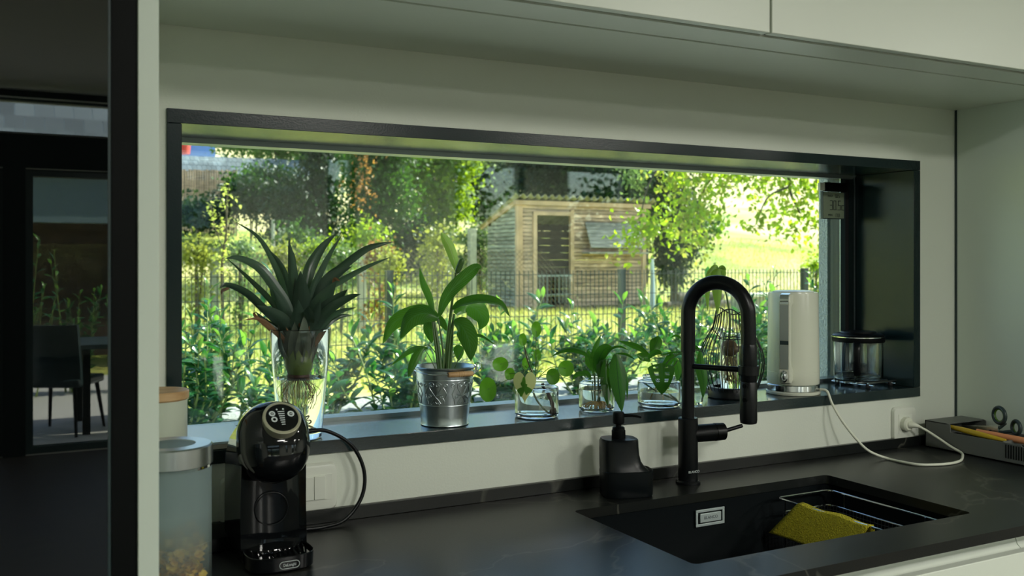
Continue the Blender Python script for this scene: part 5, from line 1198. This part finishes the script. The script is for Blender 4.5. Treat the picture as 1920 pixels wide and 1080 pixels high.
t7 = tree('leafy_tree', 'mid green leafy tree with orange vine left of the centre', foot(705, 24), 3.2, .16, [bl(700, 330, 24, 55, 60), bl(740, 380, 24, 38, 50), bl(680, 400, 24, 34, 50), bl(720, 260, 24, 70, 50), bl(690, 445, 24, 30, 30)], 12000, .12, 'fol_mid')
vn = leaf_cloud([bl(680, 305, 22.6, 6, 26, .2), bl(677, 345, 22.6, 5, 16, .2), bl(681, 378, 22.6, 4, 10, .2)], 170, .10, .2); o = link('climbing_vine', quads_mesh('vine', vn), M['fol_autumn'], kind='stuff'); props(o, 'orange autumn creeper climbing up the mid green tree', 'vine')
tree('yellow_green_tree', 'yellow-green tree with a slim grey trunk left of the shed', foot(824, 26), 2.6, .13, [bl(820, 330, 26, 50, 50), bl(860, 300, 26, 40, 36), bl(800, 390, 26, 34, 38), bl(850, 380, 26, 30, 40), bl(780, 310, 26, 40, 40)], 9000, .13, 'fol_bright')
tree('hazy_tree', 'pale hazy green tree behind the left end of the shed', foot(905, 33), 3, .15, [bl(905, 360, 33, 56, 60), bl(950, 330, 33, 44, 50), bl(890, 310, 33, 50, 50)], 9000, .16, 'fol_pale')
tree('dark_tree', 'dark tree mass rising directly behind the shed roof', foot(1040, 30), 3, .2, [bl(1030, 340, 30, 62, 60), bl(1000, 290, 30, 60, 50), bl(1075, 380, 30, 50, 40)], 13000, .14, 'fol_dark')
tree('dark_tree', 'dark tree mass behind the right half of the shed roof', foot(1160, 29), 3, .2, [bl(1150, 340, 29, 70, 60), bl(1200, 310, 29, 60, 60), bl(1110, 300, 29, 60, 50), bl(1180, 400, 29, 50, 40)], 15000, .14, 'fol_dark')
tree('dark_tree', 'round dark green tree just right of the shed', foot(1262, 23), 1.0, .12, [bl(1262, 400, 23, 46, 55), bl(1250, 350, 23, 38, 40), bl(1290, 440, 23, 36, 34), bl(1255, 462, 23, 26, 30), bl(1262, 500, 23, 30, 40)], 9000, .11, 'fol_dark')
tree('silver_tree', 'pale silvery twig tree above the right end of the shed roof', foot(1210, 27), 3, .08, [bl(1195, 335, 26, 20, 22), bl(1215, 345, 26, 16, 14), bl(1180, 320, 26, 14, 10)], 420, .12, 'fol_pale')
tree('backdrop_tree', 'deep green tree behind the far left bank', foot(520, 40), 3, .2, [bl(500, 250, 40, 110, 40), bl(640, 270, 38, 70, 50), bl(560, 290, 40, 40, 20)], 9000, .2, 'fol_mid')
# dark shrubs on the bank below the far building
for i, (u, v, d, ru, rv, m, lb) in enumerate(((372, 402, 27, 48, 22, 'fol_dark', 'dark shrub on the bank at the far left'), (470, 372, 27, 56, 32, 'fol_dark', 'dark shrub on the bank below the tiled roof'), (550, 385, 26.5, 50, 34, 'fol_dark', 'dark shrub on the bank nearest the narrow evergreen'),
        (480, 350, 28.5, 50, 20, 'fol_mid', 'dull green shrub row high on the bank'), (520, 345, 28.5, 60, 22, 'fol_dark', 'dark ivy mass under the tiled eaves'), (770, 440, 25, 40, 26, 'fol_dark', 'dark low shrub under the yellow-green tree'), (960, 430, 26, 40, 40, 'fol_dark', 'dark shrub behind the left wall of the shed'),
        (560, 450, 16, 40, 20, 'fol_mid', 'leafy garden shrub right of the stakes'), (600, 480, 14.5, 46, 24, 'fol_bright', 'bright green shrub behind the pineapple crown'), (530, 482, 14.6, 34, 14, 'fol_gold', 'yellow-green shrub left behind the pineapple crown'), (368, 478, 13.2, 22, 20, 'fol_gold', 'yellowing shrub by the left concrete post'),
        (450, 472, 13.4, 22, 20, 'fol_pale', 'pale green shrub on the wire fence'), (712, 486, 13.0, 24, 20, 'fol_autumn', 'orange-red autumn shrub above the first fence post'), (730, 494, 12.6, 18, 20, 'fol_gold', 'golden shrub beside the orange autumn shrub'), (690, 452, 18, 28, 26, 'fol_bright', 'light green young shrub below the mid green tree'),
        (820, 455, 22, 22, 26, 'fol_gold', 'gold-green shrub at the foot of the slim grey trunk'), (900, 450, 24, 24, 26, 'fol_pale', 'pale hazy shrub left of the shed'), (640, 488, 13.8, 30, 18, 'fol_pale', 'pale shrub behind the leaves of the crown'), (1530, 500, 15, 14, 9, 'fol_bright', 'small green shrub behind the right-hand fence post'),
        (1300, 425, 40, 60, 12, 'fol_mid', 'green shrub line low on the sunny slope'))):
    x, y = foot(u, d); t = empty('garden_shrub', (x, y, gz(x, y)), label=lb, category='shrub', group='garden shrubs')
    B = [bl(u - ru * .4, v, d, ru * .6, rv), bl(u + ru * .4, v + 3, d, ru * .6, rv * .9), bl(u, v - rv * .25, d, ru * .6, rv * .8)]
    c = at(u, v, d); zl = gz(x, y)
    if d < 19: B += [(b_[0], b_[1], (b_[2] + zl) / 2, b_[3] * .45, b_[4] * .45, max(.1, (b_[2] - zl) / 2)) for b_ in B[:2]]
    elif d < 27: B += [(b_[0], b_[1], (b_[2] + zl) / 2, b_[3] * .9, b_[4] * .9, max(.15, (b_[2] - zl) / 2)) for b_ in B[:2]]
    link('stems', MB().tube([(0, 0, -.1), (0, 0, max(.15, c.z - zl))], .02, 6).tube([(0, 0, 0), (.1, 0, max(.15, c.z - zl))], .015, 6), M['bark'], t)
    nn = int(400 + 24 * ru * rv / 10 * .6 * (1.6 if m in ('fol_dark',) else 1)); Q = leaf_cloud(B, nn, .0045 * d, .3) - np.array([x, y, zl]); link('foliage', quads_mesh('foliage', Q), M[m], t, kind='stuff')
# young tree by the fence
x, y = foot(418, 9.2); t = empty('young_tree', (x, y, gz(x, y)), label='slender young tree with sunlit pale leaves at the far left', category='tree')
zg = gz(x, y); sc9 = 9.2 / F_PX
def lp(u, v, dy=0): c = at(u, v, 9.2); return Vector((c.x - x, c.y - y + dy, c.z - zg))
link('trunk', MB().tube([(0, 0, -.1), lp(418, 600), lp(416, 500), lp(424, 440), lp(425, 380), lp(430, 345)], lambda s_: .020 - .015 * s_, 8, smooth=20).tube([lp(420, 470), lp(404, 430), lp(395, 385)], .005, 6, smooth=8).tube([lp(420, 460), lp(436, 430), lp(447, 400)], .004, 6, smooth=8), M['bark'], t)
ylm = leaf_mesh('young_leaf', [(0, 0, 0), (0, .02, .003), (0, .05, -.002)], .028, 'ovate', .2, 6, 0, (0, 0, 1)); ylm.materials.append(M['fol_young'])
for k in range(210):
    s_ = random.random(); v = 345 + 170 * s_ ** .9; sp_ = 6 + 17 * math.sin(PI * min(1, (v - 335) / 190)); u = 426 - (v - 345) * .09 + random.gauss(0, .55) * sp_
    if k % 9 == 0: u = 395 + random.uniform(-8, 10); v = random.uniform(378, 420)
    o = bpy.data.objects.new('leaf', ylm); COL.objects.link(o); o.parent = t
    o.matrix_local = Matrix.Translation(lp(u, v, random.uniform(-.12, .12))) @ Matrix.Rotation(random.random() * 6.28, 4, 'Z') @ Matrix.Rotation(random.uniform(-1.2, .6), 4, 'X') @ Matrix.Scale(random.uniform(.7, 1.2), 4)
# big fruit tree whose sunny branches hang in from the right
bx_, by_ = foot(1760, 12.5); t = empty('fruit_tree', (bx_, by_, gz(bx_, by_)), label='fruit tree with sunlit yellow-green branches hanging over the meadow', category='tree'); zg = gz(bx_, by_)
def fp(u, v, d): c = at(u, v, d); return Vector((c.x - bx_, c.y - by_, c.z - zg))
mb = MB().tube([(0, 0, -.2), (.05, 0, .8), (-.1, 0, 1.9)], lambda s_: .16 - .04 * s_, 12, smooth=8)
crown = Vector((-.1, 0, 1.9))
for pts in ([(1600, 300, 12.3), (1450, 270, 12), (1300, 290, 11.6), (1262, 330, 11.5)], [(1640, 280, 12.4), (1500, 300, 12), (1480, 350, 11.8), (1500, 400, 11.7)], [(1450, 270, 12), (1400, 300, 11.8), (1330, 340, 11.6), (1300, 420, 11.5)],
            [(1300, 290, 11.6), (1250, 300, 11.3), (1215, 350, 11.1), (1195, 440, 11)], [(1480, 350, 11.8), (1440, 370, 11.7), (1415, 425, 11.6)], [(1640, 250, 12.4), (1500, 200, 12.5), (1350, 200, 12)]):
    mb.tube([crown] + [fp(*p_) for p_ in pts] if pts[0][0] > 1550 else [fp(*p_) for p_ in pts], lambda s_: (.05 if pts[0][0] > 1550 else .014) * (1 - .85 * s_) + .003, 6, smooth=14)
link('trunk', mb, M['bark'], t)
FB = [(1268, 345, 11.5, 30, 32), (1300, 395, 11.5, 30, 34), (1275, 430, 11.6, 22, 28), (1330, 345, 11.6, 34, 24), (1390, 335, 11.8, 44, 16), (1310, 450, 11.5, 18, 18), (1460, 345, 11.9, 44, 24), (1520, 350, 11.9, 34, 30), (1490, 395, 11.7, 26, 24), (1530, 420, 11.7, 20, 18), (1480, 430, 11.7, 16, 8), (1416, 424, 11.6, 14, 8), (1428, 405, 11.6, 7, 10),
      (1205, 430, 11.0, 20, 26), (1190, 455, 11.0, 14, 18), (1222, 425, 11.0, 14, 12), (1380, 290, 11.9, 90, 25), (1300, 310, 11.6, 50, 24), (1500, 290, 12, 80, 25), (1345, 400, 11.5, 12, 14)]
flm = leaf_mesh('fruit_leaf', [(0, 0, 0), (0, .03, .006), (0, .075, -.008)], .045, 'ovate', .22, 6, 0, (0, 0, 1)); flm.materials.append(M['fol_bright'])
fgm = flm.copy(); fgm.materials.clear(); fgm.materials.append(M['fol_gold'])  # gold copy paints sun highlights into part of the leaves
for k in range(290):
    u, v, d, ru, rv = random.choice(FB[:16]); a = random.random() * 6.28; r_ = random.random() ** .5
    o = bpy.data.objects.new('leaf', fgm if random.random() < .30 else flm); COL.objects.link(o); o.parent = t
    o.matrix_local = Matrix.Translation(fp(u + ru * r_ * math.cos(a), v + rv * r_ * math.sin(a), d - random.uniform(0, .25))) @ Matrix.Rotation(random.random() * 6.28, 4, 'Z') @ Matrix.Rotation(random.uniform(-1.4, .2), 4, 'X') @ Matrix.Rotation(random.uniform(-.8, .8), 4, 'Y') @ Matrix.Scale(random.uniform(.75, 1.25), 4)
B = [bl(u, v, d, ru, rv, .35) for u, v, d, ru, rv in FB]; Q = leaf_cloud(B, 2100, .078, .15, .8) - np.array([bx_, by_, zg]); link('foliage', quads_mesh('foliage', Q), M['fol_bright'], t, kind='stuff')
Q = leaf_cloud(B, 900, .078, .15, .8) - np.array([bx_, by_, zg]); link('highlight_foliage', quads_mesh('highlight_foliage', Q), M['fol_gold'], t, kind='stuff', label='golden leaves painting sun highlights')

# ---- far buildings at the upper left
a, b = at(338, 335, 33), at(625, 335, 35)
t = empty('farm_building', ((a.x + b.x) / 2, (a.y + b.y) / 2, 3.5), rz=math.atan2(b.y - a.y, b.x - a.x), label='low building with a grey tiled roof on the bank at the left', category='building')
L = (b - a).length / 2
link('wall', MB().box(-L, L, .3, 4, -3, .70), M['dark_wood'], t)
for r_ in range(5):
    for k in range(34):
        x_ = -L - .2 + k * (2 * L + .4) / 34 + (.08 if r_ % 2 else 0)
        tm = Matrix.Translation((x_, r_ * .62 - .3, .66 + r_ * .23)) @ Matrix.Rotation(math.radians(19.5), 4, 'X')
        link('roof_tile', MB().box(.005, (2 * L + .4) / 34 - .005, 0, .66, 0, .03, tm), M['slate_far'], t)
a, b = at(325, 400, 29), at(445, 400, 29)
t = empty('plank_fence', (a.x, a.y, gz(a.x, a.y)), rz=math.atan2(b.y - a.y, b.x - a.x), label='tall brown vertical plank fence at the far left', category='fence'); L = (b - a).length; zg = gz(a.x, a.y)
for k in range(26): link('plank', MB().box(k * L / 26 + .008, (k + 1) * L / 26 - .008, random.uniform(-.01, .01), .03, -.6, 4.15 - zg + random.uniform(-.03, .03)), M['boards'], t)
a = at(440, 262, 55)
t = empty('far_house', (a.x, a.y, 4), rz=-.2, label='distant pale house at the top left corner of the window', category='house')
link('wall', MB().box(-5.5, 2.2, 0, 5, -2, 4.1), M['pale_wall'], t); link('roof', MB().rings([[(x, -.6, 4.05), (x, 2.5, 6.2), (x, 5.6, 4.05)] for x in (-6, 2.8)]), M['slate'], t)
link('window', MB().box(-4, -3, -.05, 0, 2.4, 3.6), M['black_matt'], t)
a = at(362, 275, 44); o = link('covered_trailer', MB().rings([[(x, y, z) for y, z in ((0, 0), (0, 1.0), (.4, 1.3), (1.2, 1.3), (1.6, 1.0), (1.6, 0))] for x in (-.7, 1.0)]), mat('blue_tarp', (.10, .25, .75), .6), loc=(a.x, a.y, a.z - .9)); props(o, 'blue tarp-covered trailer in front of the distant house', 'trailer')
a = at(343, 268, 43); o = link('red_barrel', MB().lathe([(0, 0), (.3, 0), (.33, .3), (.33, .6), (.3, .9), (0, .9)], 20), mat('red_barrel', (.45, .03, .02), .5), loc=(a.x, a.y, a.z - .5)); props(o, 'red barrel left of the blue tarp at the window corner', 'barrel')

for i, x in enumerate((3.6, 5.4, 7.2, 9.0, 10.8, 12.6, 14.4)):
    tree('screen_tree', 'dark screen tree beyond the terrace, ' + ['nearest the neighbouring house', 'second from the house', 'third from the house', 'fourth from the house', 'fifth from the house', 'sixth from the house', 'furthest from the house'][i], (x, -14.5), 1.2, .08,
         [(x, -14.5, 1.1, 1.05, .8, 1.25), (x + .3, -14.5, 2.0 + .35 * (i % 3), .7, .6, .7)], 2600, .16, 'fol_dark', group='screen trees behind the terrace')

# ================================================================ TERRACE BEHIND THE CAMERA (seen in the black mirror door and in the panes)
M['paving'] = mat('pale_paving', (.70, .69, .64), .8)
S('terrace_paving', MB().box(-6, 14, -12.5, -7.501, -.16, -.03), 'paving')
link('back_lawn', MB().box(-40, 60, -60, -12.501, -.2, -.10), M['meadow'], kind='structure')
for i, (x, y, h) in enumerate(((.15, -10.7, 1.25), (.62, -10.9, 1.15), (1.15, -10.8, 1.3), (-.4, -10.8, 1.2))):
    shrub(x, y, h + .1, .36, 16, 'laurel shrub mirrored in the black cabinet door, ' + ['left of the chair', 'behind the chair back', 'right of the chair', 'furthest left'][i], 'laurel shrubs by the terrace', per=17)
t = empty('terrace_chair', (.40, -8.35, -.03), rz=.5, label='dark upholstered terrace chair mirrored in the black cabinet door', category='chair')
bev(link('seat', MB().box(-.25, .25, -.25, .25, .40, .47), M['frame_metal'], t), .02)
bk = MB(); bk.rings([[(x, .22 + .05 * (z - .45) * 2 + .06 * (x / .25) ** 2 * -1 + dy, z) for x in [-.25 + .05 * i for i in range(11)]] + [(x, .26 + .05 * (z - .45) * 2 - .06 * (x / .25) ** 2 + dy, z) for x in [.25 - .05 * i for i in range(11)]] for z, dy in ((.45, 0), (.6, 0), (.75, .01), (.88, .02), (.92, .025))]); link('backrest', bk, M['frame_metal'], t)
for sx in (-1, 1):
    for sy in (-1, 1): link('leg', MB().tube([(sx * .20, sy * .20, .40), (sx * .24, sy * .26, 0)], lambda s_: .018 - .006 * s_, 10), M['black_matt'], t)
t = empty('terrace_table', (1.05, -8.5, -.03), label='dark terrace table mirrored in the black cabinet door', category='table')
bev(link('table_top', MB().box(-.55, .9, -.45, .45, .71, .75), M['frame_metal'], t), .005)
for sx in (-.48, .82):
    for sy in (-.38, .38): link('leg', MB().box(sx - .03, sx + .03, sy - .03, sy + .03, 0, .7095), M['black_matt'], t)
t = empty('neighbour_house', (1, -16, -.1), label='dark neighbouring house with slate roof mirrored in the cabinet door', category='house')
link('wall', MB().box(-9, 2.4, -4, 0, 0, 2.1), M['dark_wood'], t); link('fascia', MB().box(-9.2, 2.6, 0.01, .35, 2.1, 2.85), mat('pale_blue_fascia', (.22, .32, .36), .6), t)
for r_ in range(7):
    for k in range(24):
        x_ = -4.4 + k * .29 + (.14 if r_ % 2 else 0); tm = Matrix.Translation((x_, .45 - r_ * .30, 2.86 + r_ * .25)) @ Matrix.Rotation(math.radians(180 - 40), 4, 'X')
        link('roof_tile', MB().box(.004, .284, -.05, .36, -.012, .012, tm), M['slate'], t)
